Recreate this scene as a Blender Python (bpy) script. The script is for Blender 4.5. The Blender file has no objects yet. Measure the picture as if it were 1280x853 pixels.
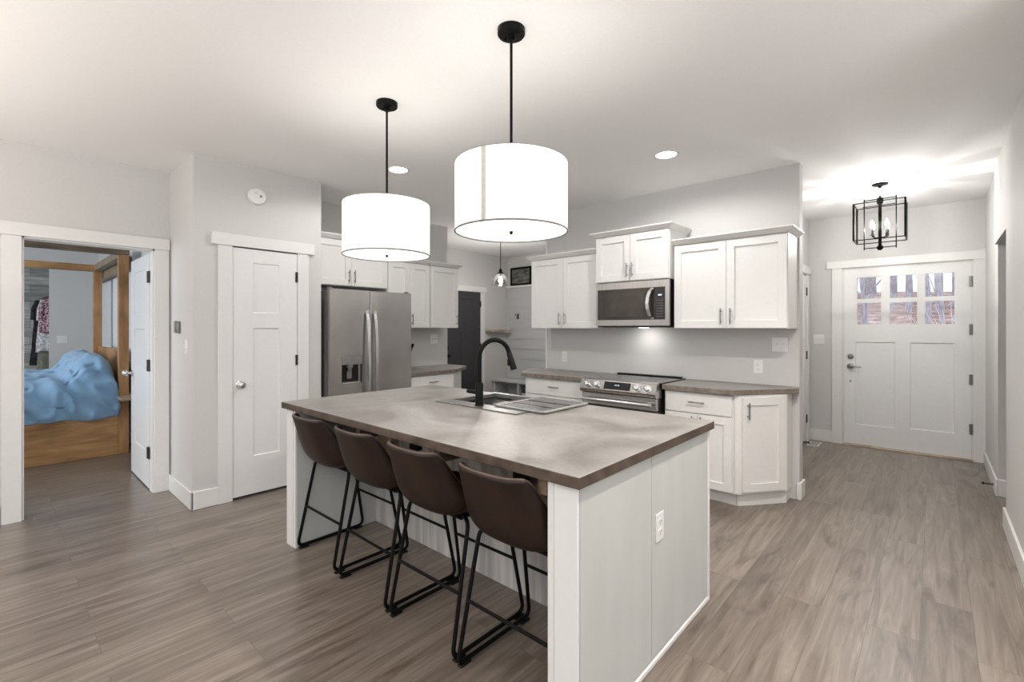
import bpy, math, random
from mathutils import Vector, Matrix, noise
R = math.radians
C = bpy.context.scene.collection
random.seed(7)
# ------------------------------------------------------------------ camera, world, lights
CEIL = 2.73
cam_d = bpy.data.cameras.new('camera'); cam = bpy.data.objects.new('camera', cam_d); C.objects.link(cam)
cam.location = (0, 0, 1.39); cam.rotation_euler = (R(90), 0, R(42.07))
cam_d.sensor_width = 36; cam_d.lens = 585/1280*36; cam_d.shift_y = -16/1280; cam_d.clip_start = .02
bpy.context.scene.camera = cam
vs = bpy.context.scene.view_settings
vs.view_transform = 'Standard'; vs.look = 'None'; vs.gamma = 1; vs.use_curve_mapping = False
vs.exposure = 0.36

world = bpy.data.worlds.new('sky'); bpy.context.scene.world = world; world.use_nodes = True
wb = world.node_tree.nodes['Background']; wb.inputs[0].default_value = (.80, .87, 1, 1); wb.inputs[1].default_value = 1.25

def area(name, loc, rot, sx, sy, e, col=(1, 1, 1), spread=180):
    d = bpy.data.lights.new(name, 'AREA'); d.shape = 'RECTANGLE'; d.size = sx; d.size_y = sy; d.energy = e; d.color = col
    d.spread = R(spread)
    o = bpy.data.objects.new(name, d); C.objects.link(o); o.location = loc; o.rotation_euler = rot
    return o
def spot(name, loc, e, col=(1, 1, 1), ang=120, blend=.6, rot=(0, 0, 0), r=.04):
    d = bpy.data.lights.new(name, 'SPOT'); d.energy = e; d.color = col; d.spot_size = R(ang); d.spot_blend = blend; d.shadow_soft_size = r
    o = bpy.data.objects.new(name, d); C.objects.link(o); o.location = loc; o.rotation_euler = rot
    return o
def point(name, loc, e, col=(1, 1, 1), r=.03):
    d = bpy.data.lights.new(name, 'POINT'); d.energy = e; d.color = col; d.shadow_soft_size = r
    o = bpy.data.objects.new(name, d); C.objects.link(o); o.location = loc
    return o
# daylight through the living-room windows behind the viewer
area('daylight_rear_window', (-2.2, -4.35, 1.45), (R(90), 0, 0), 3.4, 2.0, 16, (1, .985, .96))
area('daylight_side_window', (3.85, -1.0, 1.5), (R(90), 0, R(90)), 3.4, 2.0, 8, (.97, .98, 1))
# daylight in the bedroom
area('daylight_bedroom_window', (-7.2, -3.2, 1.6), (R(90), 0, 0), 3.0, 1.8, 95, (.86, .93, 1))
# added unseen fill lights shining up, for soft bounce off the ceiling
area('ceiling_bounce_fill_left', (-3.0, -1.9, 1.55), (R(180), 0, 0), 2.4, 2.4, 66, (1, .91, .82))
area('ceiling_bounce_fill_right', (.6, -1.5, 1.55), (R(180), 0, 0), 2.4, 2.0, 105, (1, .98, .97))
area('ceiling_bounce_fill_hall', (2.2, 1.2, 1.55), (R(180), 0, 0), 1.6, 1.6, 50, (1, .98, .97))
# added fill spots at ceiling height, out of view, to brighten the floor
for i, p in enumerate([(-3.5, -.4), (-1.0, -1.9), (1.4, .6), (-.15, 2.25)]):
    spot('floor_fill_spot', (p[0], p[1], CEIL-.03), [30, 10, 6, 125][i], (1, .93, .87), 150, .8)

# ------------------------------------------------------------------ materials
MATS = {}
def mat(name, col, rough=.5, metal=0, spec=.5, emit=None, es=0, coat=0):
    m = bpy.data.materials.new(name); m.use_nodes = True
    b = m.node_tree.nodes['Principled BSDF']
    b.inputs['Base Color'].default_value = (*col, 1); b.inputs['Roughness'].default_value = rough
    b.inputs['Metallic'].default_value = metal; b.inputs['Specular IOR Level'].default_value = spec
    b.inputs['Coat Weight'].default_value = coat
    if emit: b.inputs['Emission Color'].default_value = (*emit, 1); b.inputs['Emission Strength'].default_value = es
    MATS[name] = m
    return m
def nodes(m): return m.node_tree.nodes, m.node_tree.links, m.node_tree.nodes['Principled BSDF']
def noisy(name, c1, c2, scale=(1, 1, 1), nscale=5, detail=4, rough=.5, bump=0, lo=.35, hi=.65, rvar=0, distort=0, **k):
    """two-colour noise over the object's own coordinates"""
    m = mat(name, c1, rough, **k); n, l, b = nodes(m)
    tc = n.new('ShaderNodeTexCoord'); mp = n.new('ShaderNodeMapping'); mp.inputs['Scale'].default_value = scale
    nz = n.new('ShaderNodeTexNoise'); nz.inputs['Scale'].default_value = nscale; nz.inputs['Detail'].default_value = detail
    nz.inputs['Distortion'].default_value = distort
    cr = n.new('ShaderNodeValToRGB'); cr.color_ramp.elements[0].position = lo; cr.color_ramp.elements[1].position = hi
    cr.color_ramp.elements[0].color = (*c1, 1); cr.color_ramp.elements[1].color = (*c2, 1)
    l.new(tc.outputs['Object'], mp.inputs[0]); l.new(mp.outputs[0], nz.inputs[0]); l.new(nz.outputs[0], cr.inputs[0])
    l.new(cr.outputs[0], b.inputs['Base Color'])
    if bump:
        bp = n.new('ShaderNodeBump'); bp.inputs['Strength'].default_value = bump; bp.inputs['Distance'].default_value = .002
        l.new(nz.outputs[0], bp.inputs['Height']); l.new(bp.outputs[0], b.inputs['Normal'])
    if rvar:
        mr = n.new('ShaderNodeMapRange'); mr.inputs['To Min'].default_value = rough-rvar; mr.inputs['To Max'].default_value = rough+rvar
        l.new(nz.outputs[0], mr.inputs[0]); l.new(mr.outputs[0], b.inputs['Roughness'])
    return m
WALL = noisy('wall_paint', (.60, .592, .58), (.615, .607, .595), nscale=60, rough=.7, bump=.08)
CEILM = noisy('ceiling_paint', (.83, .828, .823), (.85, .848, .843), nscale=90, rough=.8, bump=.1)
TRIM = noisy('white_trim_paint', (.74, .735, .72), (.755, .75, .735), nscale=30, rough=.4)
CAB = noisy('white_cabinet_paint', (.78, .775, .755), (.795, .79, .77), nscale=30, rough=.38)
DOORW = noisy('white_door_paint', (.76, .76, .755), (.775, .775, .77), nscale=30, rough=.38)
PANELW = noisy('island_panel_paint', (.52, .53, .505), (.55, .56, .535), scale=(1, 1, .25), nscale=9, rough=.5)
KNEE = noisy('whitewashed_boards', (.36, .35, .34), (.62, .60, .575), scale=(6, 6, .35), nscale=3, detail=6, rough=.6, lo=.35, hi=.62)
DARKDOOR = noisy('charcoal_door_paint', (.035, .035, .038), (.042, .042, .045), nscale=20, rough=.5)
GREYSHIP = noisy('grey_shiplap_paint', (.50, .51, .52), (.53, .54, .55), scale=(.4, .4, 3), nscale=5, rough=.55)
BLACK = noisy('black_metal', (.004, .004, .004), (.006, .006, .006), nscale=40, rough=.38, spec=.12)
BLACKP = noisy('black_plastic', (.006, .006, .006), (.010, .010, .010), nscale=40, rough=.3, spec=.25)
HINGE = noisy('dark_hinge_metal', (.04, .036, .033), (.06, .055, .05), nscale=40, rough=.4, metal=.7)
NICKEL = noisy('brushed_nickel', (.30, .29, .28), (.38, .37, .36), scale=(1, 1, 30), nscale=8, rough=.28, metal=1)
CHROME = noisy('chrome', (.72, .72, .72), (.76, .76, .76), nscale=10, rough=.1, metal=1)
STEEL = noisy('stainless_steel', (.40, .385, .37), (.47, .455, .44), scale=(1, 60, 1), nscale=3, rough=.3, rvar=.05, metal=1)
STEELH = noisy('stainless_steel_range', (.46, .45, .44), (.55, .54, .53), scale=(60, 1, 1), nscale=3, rough=.2, rvar=.05, metal=1)
HANDLE = noisy('satin_steel_handle', (.68, .68, .68), (.74, .74, .74), nscale=10, rough=.25, metal=1)
SINKM = noisy('sink_steel', (.27, .265, .26), (.33, .325, .32), scale=(20, 1, 1), nscale=5, rough=.42, metal=1)
BLKGLASS = noisy('black_glass', (.010, .010, .012), (.014, .014, .016), nscale=4, rough=.06, spec=.6)
OVENGL = noisy('smoked_door_glass', (.030, .026, .024), (.05, .042, .036), nscale=3, rough=.12, spec=.6)
LEATHER = noisy('brown_leather', (.012, .0052, .003), (.025, .0098, .005), nscale=9, detail=8, rough=.42, spec=.35, bump=.25)
PIPING = noisy('leather_piping_highlight', (.09, .062, .05), (.12, .08, .065), nscale=30, rough=.35)  # piping toned lighter than the leather to paint in the rim highlight
PLASTIC = noisy('white_plastic', (.78, .78, .76), (.80, .80, .78), nscale=20, rough=.3)
GREYPL = noisy('grey_plastic', (.16, .15, .145), (.19, .18, .17), nscale=20, rough=.4)
SLOT = noisy('dark_slot', (.03, .03, .03), (.04, .04, .04), nscale=20, rough=.6)
MATRUB = noisy('drying_mat_steel', (.15, .148, .145), (.22, .215, .21), nscale=20, rough=.45, metal=.3)
BULB = mat('lit_bulb', (1, 1, 1), .4, emit=(1, .97, .92), es=30)
CANGLOW = mat('recessed_light_glow', (1, 1, 1), .4, emit=(1, .96, .9), es=9)
SHADE = noisy('lit_linen_shade', (.80, .79, .77), (.86, .85, .83), scale=(1, 1, 1), nscale=90, rough=.8)
n_, l_, b_ = nodes(SHADE); b_.inputs['Emission Color'].default_value = (1, .985, .965, 1); b_.inputs['Emission Strength'].default_value = .5
SEAM = noisy('shade_seam_tape', (.55, .51, .46), (.60, .56, .50), nscale=60, rough=.8)
DIFF = mat('lit_diffuser', (.9, .9, .9), .5, emit=(1, .96, .90), es=1.6)
SHRIM = noisy('shade_wire_rim', (.20, .19, .18), (.25, .24, .23), nscale=30, rough=.5)
SKIN = None
def wood(name, c1, c2, scale, rough=.5, bump=.25, knots=True):
    m = mat(name, c1, rough); n, l, b = nodes(m)
    tc = n.new('ShaderNodeTexCoord'); mp = n.new('ShaderNodeMapping'); mp.inputs['Scale'].default_value = scale
    nz = n.new('ShaderNodeTexNoise'); nz.inputs['Scale'].default_value = 2.5; nz.inputs['Detail'].default_value = 9; nz.inputs['Distortion'].default_value = .8
    n2 = n.new('ShaderNodeTexNoise'); n2.inputs['Scale'].default_value = 2.2; n2.inputs['Detail'].default_value = 3
    cr = n.new('ShaderNodeValToRGB'); cr.color_ramp.elements[0].position = .3; cr.color_ramp.elements[1].position = .7
    cr.color_ramp.elements[0].color = (*c1, 1); cr.color_ramp.elements[1].color = (*c2, 1)
    mx = n.new('ShaderNodeMix'); mx.data_type = 'RGBA'; mx.blend_type = 'MULTIPLY'; mx.inputs[0].default_value = .75
    c2r = n.new('ShaderNodeValToRGB'); c2r.color_ramp.elements[0].position = .35; c2r.color_ramp.elements[1].position = .55
    c2r.color_ramp.elements[0].color = (.5, .45, .4, 1); c2r.color_ramp.elements[1].color = (1, 1, 1, 1)
    l.new(tc.outputs['Object'], mp.inputs[0]); l.new(mp.outputs[0], nz.inputs[0]); l.new(nz.outputs[0], cr.inputs[0])
    l.new(tc.outputs['Object'], n2.inputs[0]); l.new(n2.outputs[0], c2r.inputs[0])
    l.new(cr.outputs[0], mx.inputs[6]); l.new(c2r.outputs[0], mx.inputs[7]); l.new(mx.outputs[2], b.inputs['Base Color'])
    bp = n.new('ShaderNodeBump'); bp.inputs['Strength'].default_value = bump; bp.inputs['Distance'].default_value = .001
    l.new(nz.outputs[0], bp.inputs['Height']); l.new(bp.outputs[0], b.inputs['Normal'])
    return m
BEDV = wood('honey_stained_wood_upright', (.34, .17, .065), (.55, .30, .13), (8, 8, .9))
BEDY = wood('honey_stained_wood_rail', (.36, .18, .065), (.58, .33, .14), (8, .9, 8))
BEAMW = wood('rough_sawn_beam_wood', (.17, .125, .08), (.30, .23, .16), (10, .9, 10), bump=.5)
PALEW = wood('pale_shelf_wood', (.42, .33, .25), (.55, .45, .35), (2, 8, 8))
EDGEW = wood('raw_plywood', (.20, .135, .09), (.34, .25, .175), (8, 1, 8))
# laminate planks of the floor
def floor_material():
    m = mat('plank_floor', (.3, .25, .2), .36); n, l, b = nodes(m)
    tc = n.new('ShaderNodeTexCoord'); mp = n.new('ShaderNodeMapping'); mp.inputs['Rotation'].default_value = (0, 0, R(90)); mp.inputs['Location'].default_value = (.31, .05, 0)
    br = n.new('ShaderNodeTexBrick'); br.offset = .37; br.inputs['Scale'].default_value = 1
    br.inputs['Brick Width'].default_value = 1.22; br.inputs['Row Height'].default_value = .185
    br.inputs['Mortar Size'].default_value = .0011; br.inputs['Mortar Smooth'].default_value = .3
    br.inputs['Color1'].default_value = (0, 0, 0, 1); br.inputs['Color2'].default_value = (1, 1, 1, 1); br.inputs['Mortar'].default_value = (.5, .5, .5, 1)
    l.new(tc.outputs['Object'], mp.inputs[0]); l.new(mp.outputs[0], br.inputs[0])
    # plank tone shifts the grain so no two planks match
    sh = n.new('ShaderNodeVectorMath'); sh.operation = 'MULTIPLY_ADD'; sh.inputs[1].default_value = (7, 13, 3)
    l.new(br.outputs['Color'], sh.inputs[0]); l.new(tc.outputs['Object'], sh.inputs[2])
    mg = n.new('ShaderNodeMapping'); mg.inputs['Scale'].default_value = (15, 1.0, 1); l.new(sh.outputs[0], mg.inputs[0])
    g = n.new('ShaderNodeTexNoise'); g.inputs['Scale'].default_value = 1.6; g.inputs['Detail'].default_value = 10; g.inputs['Roughness'].default_value = .62; g.inputs['Distortion'].default_value = .9
    l.new(mg.outputs[0], g.inputs[0])
    mk = n.new('ShaderNodeMapping'); mk.inputs['Scale'].default_value = (5.5, 1.1, 1); l.new(sh.outputs[0], mk.inputs[0])
    k = n.new('ShaderNodeTexNoise'); k.inputs['Scale'].default_value = 1.1; k.inputs['Detail'].default_value = 5; k.inputs['Distortion'].default_value = 1.6
    l.new(mk.outputs[0], k.inputs[0])
    r1 = n.new('ShaderNodeValToRGB'); e = r1.color_ramp.elements
    e[0].position = .25; e[0].color = (.100, .071, .050, 1); e[1].position = .76; e[1].color = (.305, .265, .225, 1)
    x = r1.color_ramp.elements.new(.5); x.color = (.195, .158, .128, 1)
    l.new(g.outputs[0], r1.inputs[0])
    r2 = n.new('ShaderNodeValToRGB'); e = r2.color_ramp.elements
    e[0].position = .31; e[0].color = (.42, .38, .35, 1); e[1].position = .42; e[1].color = (1, 1, 1, 1)
    l.new(k.outputs[0], r2.inputs[0])
    m1 = n.new('ShaderNodeMix'); m1.data_type = 'RGBA'; m1.blend_type = 'MULTIPLY'; m1.inputs[0].default_value = .6
    l.new(r1.outputs[0], m1.inputs[6]); l.new(r2.outputs[0], m1.inputs[7])
    r3 = n.new('ShaderNodeValToRGB'); e = r3.color_ramp.elements
    e[0].position = 0; e[0].color = (.83, .81, .79, 1); e[1].position = 1; e[1].color = (1.08, 1.07, 1.06, 1)
    l.new(br.outputs['Color'], r3.inputs[0])
    m2 = n.new('ShaderNodeMix'); m2.data_type = 'RGBA'; m2.blend_type = 'MULTIPLY'; m2.inputs[0].default_value = 1
    l.new(m1.outputs[2], m2.inputs[6]); l.new(r3.outputs[0], m2.inputs[7])
    m3 = n.new('ShaderNodeMix'); m3.data_type = 'RGBA'; l.new(br.outputs['Fac'], m3.inputs[0])
    l.new(m2.outputs[2], m3.inputs[6]); m3.inputs[7].default_value = (.10, .085, .07, 1)
    l.new(m3.outputs[2], b.inputs['Base Color'])
    mr = n.new('ShaderNodeMapRange'); mr.inputs['To Min'].default_value = .30; mr.inputs['To Max'].default_value = .46
    l.new(g.outputs[0], mr.inputs[0]); l.new(mr.outputs[0], b.inputs['Roughness'])
    bp = n.new('ShaderNodeBump'); bp.inputs['Strength'].default_value = .15; bp.inputs['Distance'].default_value = .001
    l.new(g.outputs[0], bp.inputs['Height']); l.new(bp.outputs[0], b.inputs['Normal'])
    b.inputs['Coat Weight'].default_value = .5; b.inputs['Coat Roughness'].default_value = .22
    return m
FLOORM = floor_material()
# mottled concrete-look laminate
def counter_material():
    m = mat('concrete_laminate', (.3, .27, .24), .3); n, l, b = nodes(m)
    tc = n.new('ShaderNodeTexCoord')
    a = n.new('ShaderNodeTexNoise'); a.inputs['Scale'].default_value = 2.3; a.inputs['Detail'].default_value = 8; a.inputs['Distortion'].default_value = .7
    f = n.new('ShaderNodeTexNoise'); f.inputs['Scale'].default_value = 55; f.inputs['Detail'].default_value = 4
    l.new(tc.outputs['Object'], a.inputs[0]); l.new(tc.outputs['Object'], f.inputs[0])
    r1 = n.new('ShaderNodeValToRGB'); e = r1.color_ramp.elements
    e[0].position = .33; e[0].color = (.19, .176, .162, 1); e[1].position = .68; e[1].color = (.36, .35, .338, 1)
    x = e.new(.5); x.color = (.275, .262, .246, 1)
    r2 = n.new('ShaderNodeValToRGB'); e = r2.color_ramp.elements
    e[0].position = .3; e[0].color = (.82, .80, .78, 1); e[1].position = .6; e[1].color = (1, 1, 1, 1)
    mx = n.new('ShaderNodeMix'); mx.data_type = 'RGBA'; mx.blend_type = 'MULTIPLY'; mx.inputs[0].default_value = .6
    l.new(a.outputs[0], r1.inputs[0]); l.new(f.outputs[0], r2.inputs[0]); l.new(r1.outputs[0], mx.inputs[6]); l.new(r2.outputs[0], mx.inputs[7])
    l.new(mx.outputs[2], b.inputs['Base Color'])
    mr = n.new('ShaderNodeMapRange'); mr.inputs['To Min'].default_value = .36; mr.inputs['To Max'].default_value = .50
    l.new(a.outputs[0], mr.inputs[0]); l.new(mr.outputs[0], b.inputs['Roughness'])
    return m
CTOP = counter_material()
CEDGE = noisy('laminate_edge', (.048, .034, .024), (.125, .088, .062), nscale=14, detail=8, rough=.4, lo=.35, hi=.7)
CEDGE2 = noisy('laminate_edge_light', (.15, .125, .10), (.25, .215, .18), nscale=20, detail=8, rough=.4)
def plank_wall_material():
    m = mat('weathered_plank_wall', (.4, .4, .38), .7); n, l, b = nodes(m)
    tc = n.new('ShaderNodeTexCoord'); mp = n.new('ShaderNodeMapping'); mp.inputs['Rotation'].default_value = (R(90), 0, R(90))
    sx = n.new('ShaderNodeSeparateXYZ'); cx = n.new('ShaderNodeCombineXYZ')
    l.new(tc.outputs['Object'], sx.inputs[0]); l.new(sx.outputs[1], cx.inputs[0]); l.new(sx.outputs[2], cx.inputs[1])
    br = n.new('ShaderNodeTexBrick'); br.inputs['Scale'].default_value = 1; br.inputs['Brick Width'].default_value = .8; br.inputs['Row Height'].default_value = .14
    br.inputs['Mortar Size'].default_value = .002; br.inputs['Color1'].default_value = (.78, .78, .74, 1); br.inputs['Color2'].default_value = (.42, .43, .41, 1)
    br.inputs['Mortar'].default_value = (.05, .05, .05, 1)
    l.new(cx.outputs[0], br.inputs[0])
    ms = n.new('ShaderNodeMapping'); ms.inputs['Scale'].default_value = (1, 2, 25); l.new(tc.outputs['Object'], ms.inputs[0])
    g = n.new('ShaderNodeTexNoise'); g.inputs['Scale'].default_value = 1.5; g.inputs['Detail'].default_value = 8; l.new(ms.outputs[0], g.inputs[0])
    r = n.new('ShaderNodeValToRGB'); r.color_ramp.elements[0].position = .3; r.color_ramp.elements[0].color = (.5, .5, .5, 1); r.color_ramp.elements[1].position = .6
    l.new(g.outputs[0], r.inputs[0])
    mx = n.new('ShaderNodeMix'); mx.data_type = 'RGBA'; mx.blend_type = 'MULTIPLY'; mx.inputs[0].default_value = .8
    l.new(br.outputs['Color'], mx.inputs[6]); l.new(r.outputs[0], mx.inputs[7]); l.new(mx.outputs[2], b.inputs['Base Color'])
    return m
PLANKW = plank_wall_material()
def glass_material(name, tint, refl=.08, rough=.0):
    m = bpy.data.materials.new(name); m.use_nodes = True; n = m.node_tree.nodes; l = m.node_tree.links
    n.remove(n['Principled BSDF']); out = n['Material Output']
    t = n.new('ShaderNodeBsdfTransparent'); t.inputs[0].default_value = (*tint, 1)
    g = n.new('ShaderNodeBsdfGlossy'); g.inputs['Roughness'].default_value = rough; g.inputs[0].default_value = (.9, .9, .9, 1)
    fr = n.new('ShaderNodeFresnel'); fr.inputs[0].default_value = 1.5
    mx = n.new('ShaderNodeMixShader'); l.new(fr.outputs[0], mx.inputs[0]); l.new(t.outputs[0], mx.inputs[1]); l.new(g.outputs[0], mx.inputs[2]); l.new(mx.outputs[0], out.inputs[0])
    return m
PANE = glass_material('window_glass', (.96, .97, .98))
SMOKE = glass_material('smoky_glass', (.80, .80, .80))
DUVET = noisy('blue_cotton', (.22, .39, .58), (.26, .44, .64), nscale=5, rough=.85, bump=.2)
n_, l_, b_ = nodes(DUVET); b_.inputs['Sheen Weight'].default_value = .3

# ------------------------------------------------------------------ mesh helpers
class M:
    def __init__(s): s.v = []; s.f = []
    def add(s, vs, fs, mtx=None):
        o = len(s.v)
        for p in vs: s.v.append(tuple(mtx @ Vector(p)) if mtx else tuple(p))
        for f in fs: s.f.append(tuple(i+o for i in f))
        return s
    def box(s, x0, x1, y0, y1, z0, z1, mtx=None):
        if x0 > x1: x0, x1 = x1, x0
        if y0 > y1: y0, y1 = y1, y0
        if z0 > z1: z0, z1 = z1, z0
        return s.add([(x0, y0, z0), (x1, y0, z0), (x1, y1, z0), (x0, y1, z0), (x0, y0, z1), (x1, y0, z1), (x1, y1, z1), (x0, y1, z1)],
              [(0, 3, 2, 1), (4, 5, 6, 7), (0, 1, 5, 4), (1, 2, 6, 5), (2, 3, 7, 6), (3, 0, 4, 7)], mtx)
    def prism(s, poly, z0, z1, mtx=None):
        a = sum(poly[i][0]*poly[(i+1) % len(poly)][1]-poly[(i+1) % len(poly)][0]*poly[i][1] for i in range(len(poly)))
        if a < 0: poly = poly[::-1]
        n = len(poly); vs = [(x, y, z0) for x, y in poly]+[(x, y, z1) for x, y in poly]
        fs = [tuple(range(n-1, -1, -1)), tuple(range(n, 2*n))]+[(i, (i+1) % n, n+(i+1) % n, n+i) for i in range(n)]
        return s.add(vs, fs, mtx)
    def tube(s, pts, r, n=10, cap=True, closed=False):
        P = [Vector(p) for p in pts]; N = len(P); rr = r if isinstance(r, (list, tuple)) else [r]*N
        up = None; rings = []
        for i in range(N):
            if closed: t = (P[(i+1) % N]-P[i-1])
            else: t = (P[min(i+1, N-1)]-P[max(i-1, 0)])
            t.normalize()
            if up is None:
                up = Vector((0, 0, 1)) if abs(t.z) < .9 else Vector((1, 0, 0))
            a = t.cross(up); a.normalize(); b = a.cross(t); b.normalize(); up = b
            rings.append([P[i]+(a*math.cos(2*math.pi*k/n)+b*math.sin(2*math.pi*k/n))*rr[i] for k in range(n)])
        vs = [p for ring in rings for p in ring]; fs = []
        for i in range(N if closed else N-1):
            j = (i+1) % N
            for k in range(n): fs.append((i*n+k, i*n+(k+1) % n, j*n+(k+1) % n, j*n+k))
        if cap and not closed:
            fs.append(tuple(range(n-1, -1, -1))); fs.append(tuple(range((N-1)*n, N*n)))
        return s.add(vs, fs)
    def cyl(s, a, b, r, n=16, r2=None):
        return s.tube([a, b], [r, r if r2 is None else r2], n)
    def lathe(s, prof, c=(0, 0, 0), n=32, axis='z', cap=True):
        """prof: (radius, height) pairs"""
        vs = []; fs = []
        for r, h in prof:
            for k in range(n):
                a = 2*math.pi*k/n; x, y = r*math.cos(a), r*math.sin(a)
                p = {'z': (x, y, h), 'y': (x, h, -y), 'x': (h, x, y)}[axis]
                vs.append((p[0]+c[0], p[1]+c[1], p[2]+c[2]))
        m = len(prof)
        for i in range(m-1):
            for k in range(n): fs.append((i*n+k, i*n+(k+1) % n, (i+1)*n+(k+1) % n, (i+1)*n+k))
        if cap:
            fs.append(tuple(range(n-1, -1, -1))); fs.append(tuple(range((m-1)*n, m*n)))
        return s.add(vs, fs)
    def build(s, name, m, parent=None, bevel=0, seg=2, ang=35, solid=0, sub=0, weld=False, soff=0):
        me = bpy.data.meshes.new(name); me.from_pydata(s.v, [], s.f); me.update()
        for mm in (m if isinstance(m, (list, tuple)) else [m]): me.materials.append(mm)
        if isinstance(m, (list, tuple)):
            for p in me.polygons: p.material_index = 0 if p.normal.z > .9 else 1
        me.polygons.foreach_set('use_smooth', [True]*len(me.polygons)); me.set_sharp_from_angle(angle=R(ang))
        o = bpy.data.objects.new(name, me); C.objects.link(o)
        if parent: o.parent = parent
        if weld: w = o.modifiers.new('w', 'WELD'); w.merge_threshold = 1e-5
        if sub: q = o.modifiers.new('s', 'SUBSURF'); q.levels = sub; q.render_levels = sub
        if solid: q = o.modifiers.new('t', 'SOLIDIFY'); q.thickness = solid; q.offset = soff
        if bevel: q = o.modifiers.new('b', 'BEVEL'); q.width = bevel; q.segments = seg; q.limit_method = 'ANGLE'; q.angle_limit = R(40)
        return o
def rnd(pts, r, n=5):
    """round the corners of a polyline"""
    P = [Vector(p) for p in pts]; out = [P[0]]
    for i in range(1, len(P)-1):
        a = (P[i-1]-P[i]); b = (P[i+1]-P[i]); rr = min(r, a.length*.45, b.length*.45); a.normalize(); b.normalize()
        p0 = P[i]+a*rr; p2 = P[i]+b*rr
        for k in range(n+1):
            t = k/n; out.append(p0*(1-t)**2+P[i]*2*t*(1-t)+p2*t*t)
    out.append(P[-1]); return out
def thing(name, label, cat, loc=(0, 0, 0), rz=0, group=None):
    o = bpy.data.objects.new(name, None); C.objects.link(o); o.empty_display_size = .1
    o.location = loc; o.rotation_euler = (0, 0, rz); o['label'] = label; o['category'] = cat
    if group: o['group'] = group
    return o
def tag(o, label, cat, group=None, kind=None):
    o['label'] = label; o['category'] = cat
    if group: o['group'] = group
    if kind: o['kind'] = kind
    return o
def struct(o, label=None, cat=None):
    o['kind'] = 'structure'
    if label: o['label'] = label; o['category'] = cat
    return o
def sempty(name, loc=(0, 0, 0), rz=0, label=None, cat=None):
    o = bpy.data.objects.new(name, None); C.objects.link(o); o.location = loc; o.rotation_euler = (0, 0, rz); return struct(o, label, cat)
def copy_tree(o, parent=None):
    c = o.copy(); C.objects.link(c)
    if parent: c.parent = parent
    for ch in list(o.children): copy_tree(ch, c)
    return c
def panel(mb, W, H, T, holes, depth=.008, slope=.006, x=0, z=0, y=0):
    flatback = depth*2 > T-.001
    """a slab W x H x T (front at y, facing -Y) with recessed panels ('p') or through openings ('g')"""
    xs = sorted({0, W} | {h[0] for h in holes} | {h[1] for h in holes}); zs = sorted({0, H} | {h[2] for h in holes} | {h[3] for h in holes})
    V = lambda a, b, c: (x+a, y+b, z+c)
    inh = lambda cx, cz: any(h[0] < cx < h[1] and h[2] < cz < h[3] for h in holes)
    for i in range(len(xs)-1):
        for j in range(len(zs)-1):
            a, b, c, d = xs[i], xs[i+1], zs[j], zs[j+1]
            ih = inh((a+b)/2, (c+d)/2)
            if ih and not flatback: continue
            if not ih: mb.add([V(a, 0, c), V(b, 0, c), V(b, 0, d), V(a, 0, d)], [(0, 1, 2, 3)])
            mb.add([V(a, T, c), V(b, T, c), V(b, T, d), V(a, T, d)], [(3, 2, 1, 0)])
    for a, b, c, d, k in holes:
        if k == 'g':
            mb.add([V(a, 0, c), V(b, 0, c), V(b, 0, d), V(a, 0, d), V(a, T, c), V(b, T, c), V(b, T, d), V(a, T, d)],
                   [(0, 4, 5, 1), (1, 5, 6, 2), (2, 6, 7, 3), (3, 7, 4, 0)])
        else:
            for yo, yi, fl in (((0, depth, 0),) if flatback else ((0, depth, 0), (T, T-depth, 1))):
                fs = [(0, 4, 5, 1), (1, 5, 6, 2), (2, 6, 7, 3), (3, 7, 4, 0), (4, 7, 6, 5)]
                if not fl: fs = [f[::-1] for f in fs]
                fs = [f if fl else f for f in fs]
                s_ = slope
                mb.add([V(a, yo, c), V(b, yo, c), V(b, yo, d), V(a, yo, d), V(a+s_, yi, c+s_), V(b-s_, yi, c+s_), V(b-s_, yi, d-s_), V(a+s_, yi, d-s_)], fs)
    mb.add([V(0, 0, 0), V(W, 0, 0), V(W, 0, H), V(0, 0, H), V(0, T, 0), V(W, T, 0), V(W, T, H), V(0, T, H)],
           [(0, 4, 5, 1), (1, 5, 6, 2), (2, 6, 7, 3), (3, 7, 4, 0)][::1])
    return mb
F90 = R(90)

# ------------------------------------------------------------------ structure
def wbox(name, *b, m=WALL): return struct(M().box(*b).build(name, m))
wbox('floor', -11.2, 4.2, -4.6, 7.15, -.06, 0, m=FLOORM)
wbox('ceiling', -11.2, 4.2, -4.6, 7.15, CEIL, CEIL+.1, m=CEILM)
XB = -4.89
w = M(); w.box(XB-.12, XB, -4.5, .136, 0, CEIL).box(XB-.12, XB, .91, 1.02, 0, CEIL).box(XB-.12, XB, .136, .91, 2.055, CEIL); struct(w.build('wall_left', WALL))
w = M(); w.prism([(XB, 1.02), (-4.20, 1.02), (-4.20, 2.025), (XB-.12, 2.025), (XB-.12, 1.02)], 0, CEIL); struct(w.build('wall_pantry', WALL))
wbox('wall_fridge', -4.91, -4.79, 2.025, 4.03, 0, CEIL)
wbox('wall_fridge_return', -6.03, -4.91, 3.91, 4.03, 0, CEIL)
wbox('wall_mudroom_left', -6.15, -6.03, 3.91, 6.67, 0, CEIL)
wbox('wall_mudroom_far', -6.03, -1.29, 6.55, 6.67, 0, CEIL)
wbox('wall_back', -3.40, -.81, 4.37, 4.49, 0, CEIL)
w = M(); w.box(-1.29, -1.17, 4.49, 5.92, 0, CEIL).box(-1.29, -1.17, 6.70, 6.84, 0, CEIL).box(-1.29, -1.17, 5.92, 6.70, 2.05, CEIL); struct(w.build('wall_entry_left', WALL))
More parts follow.
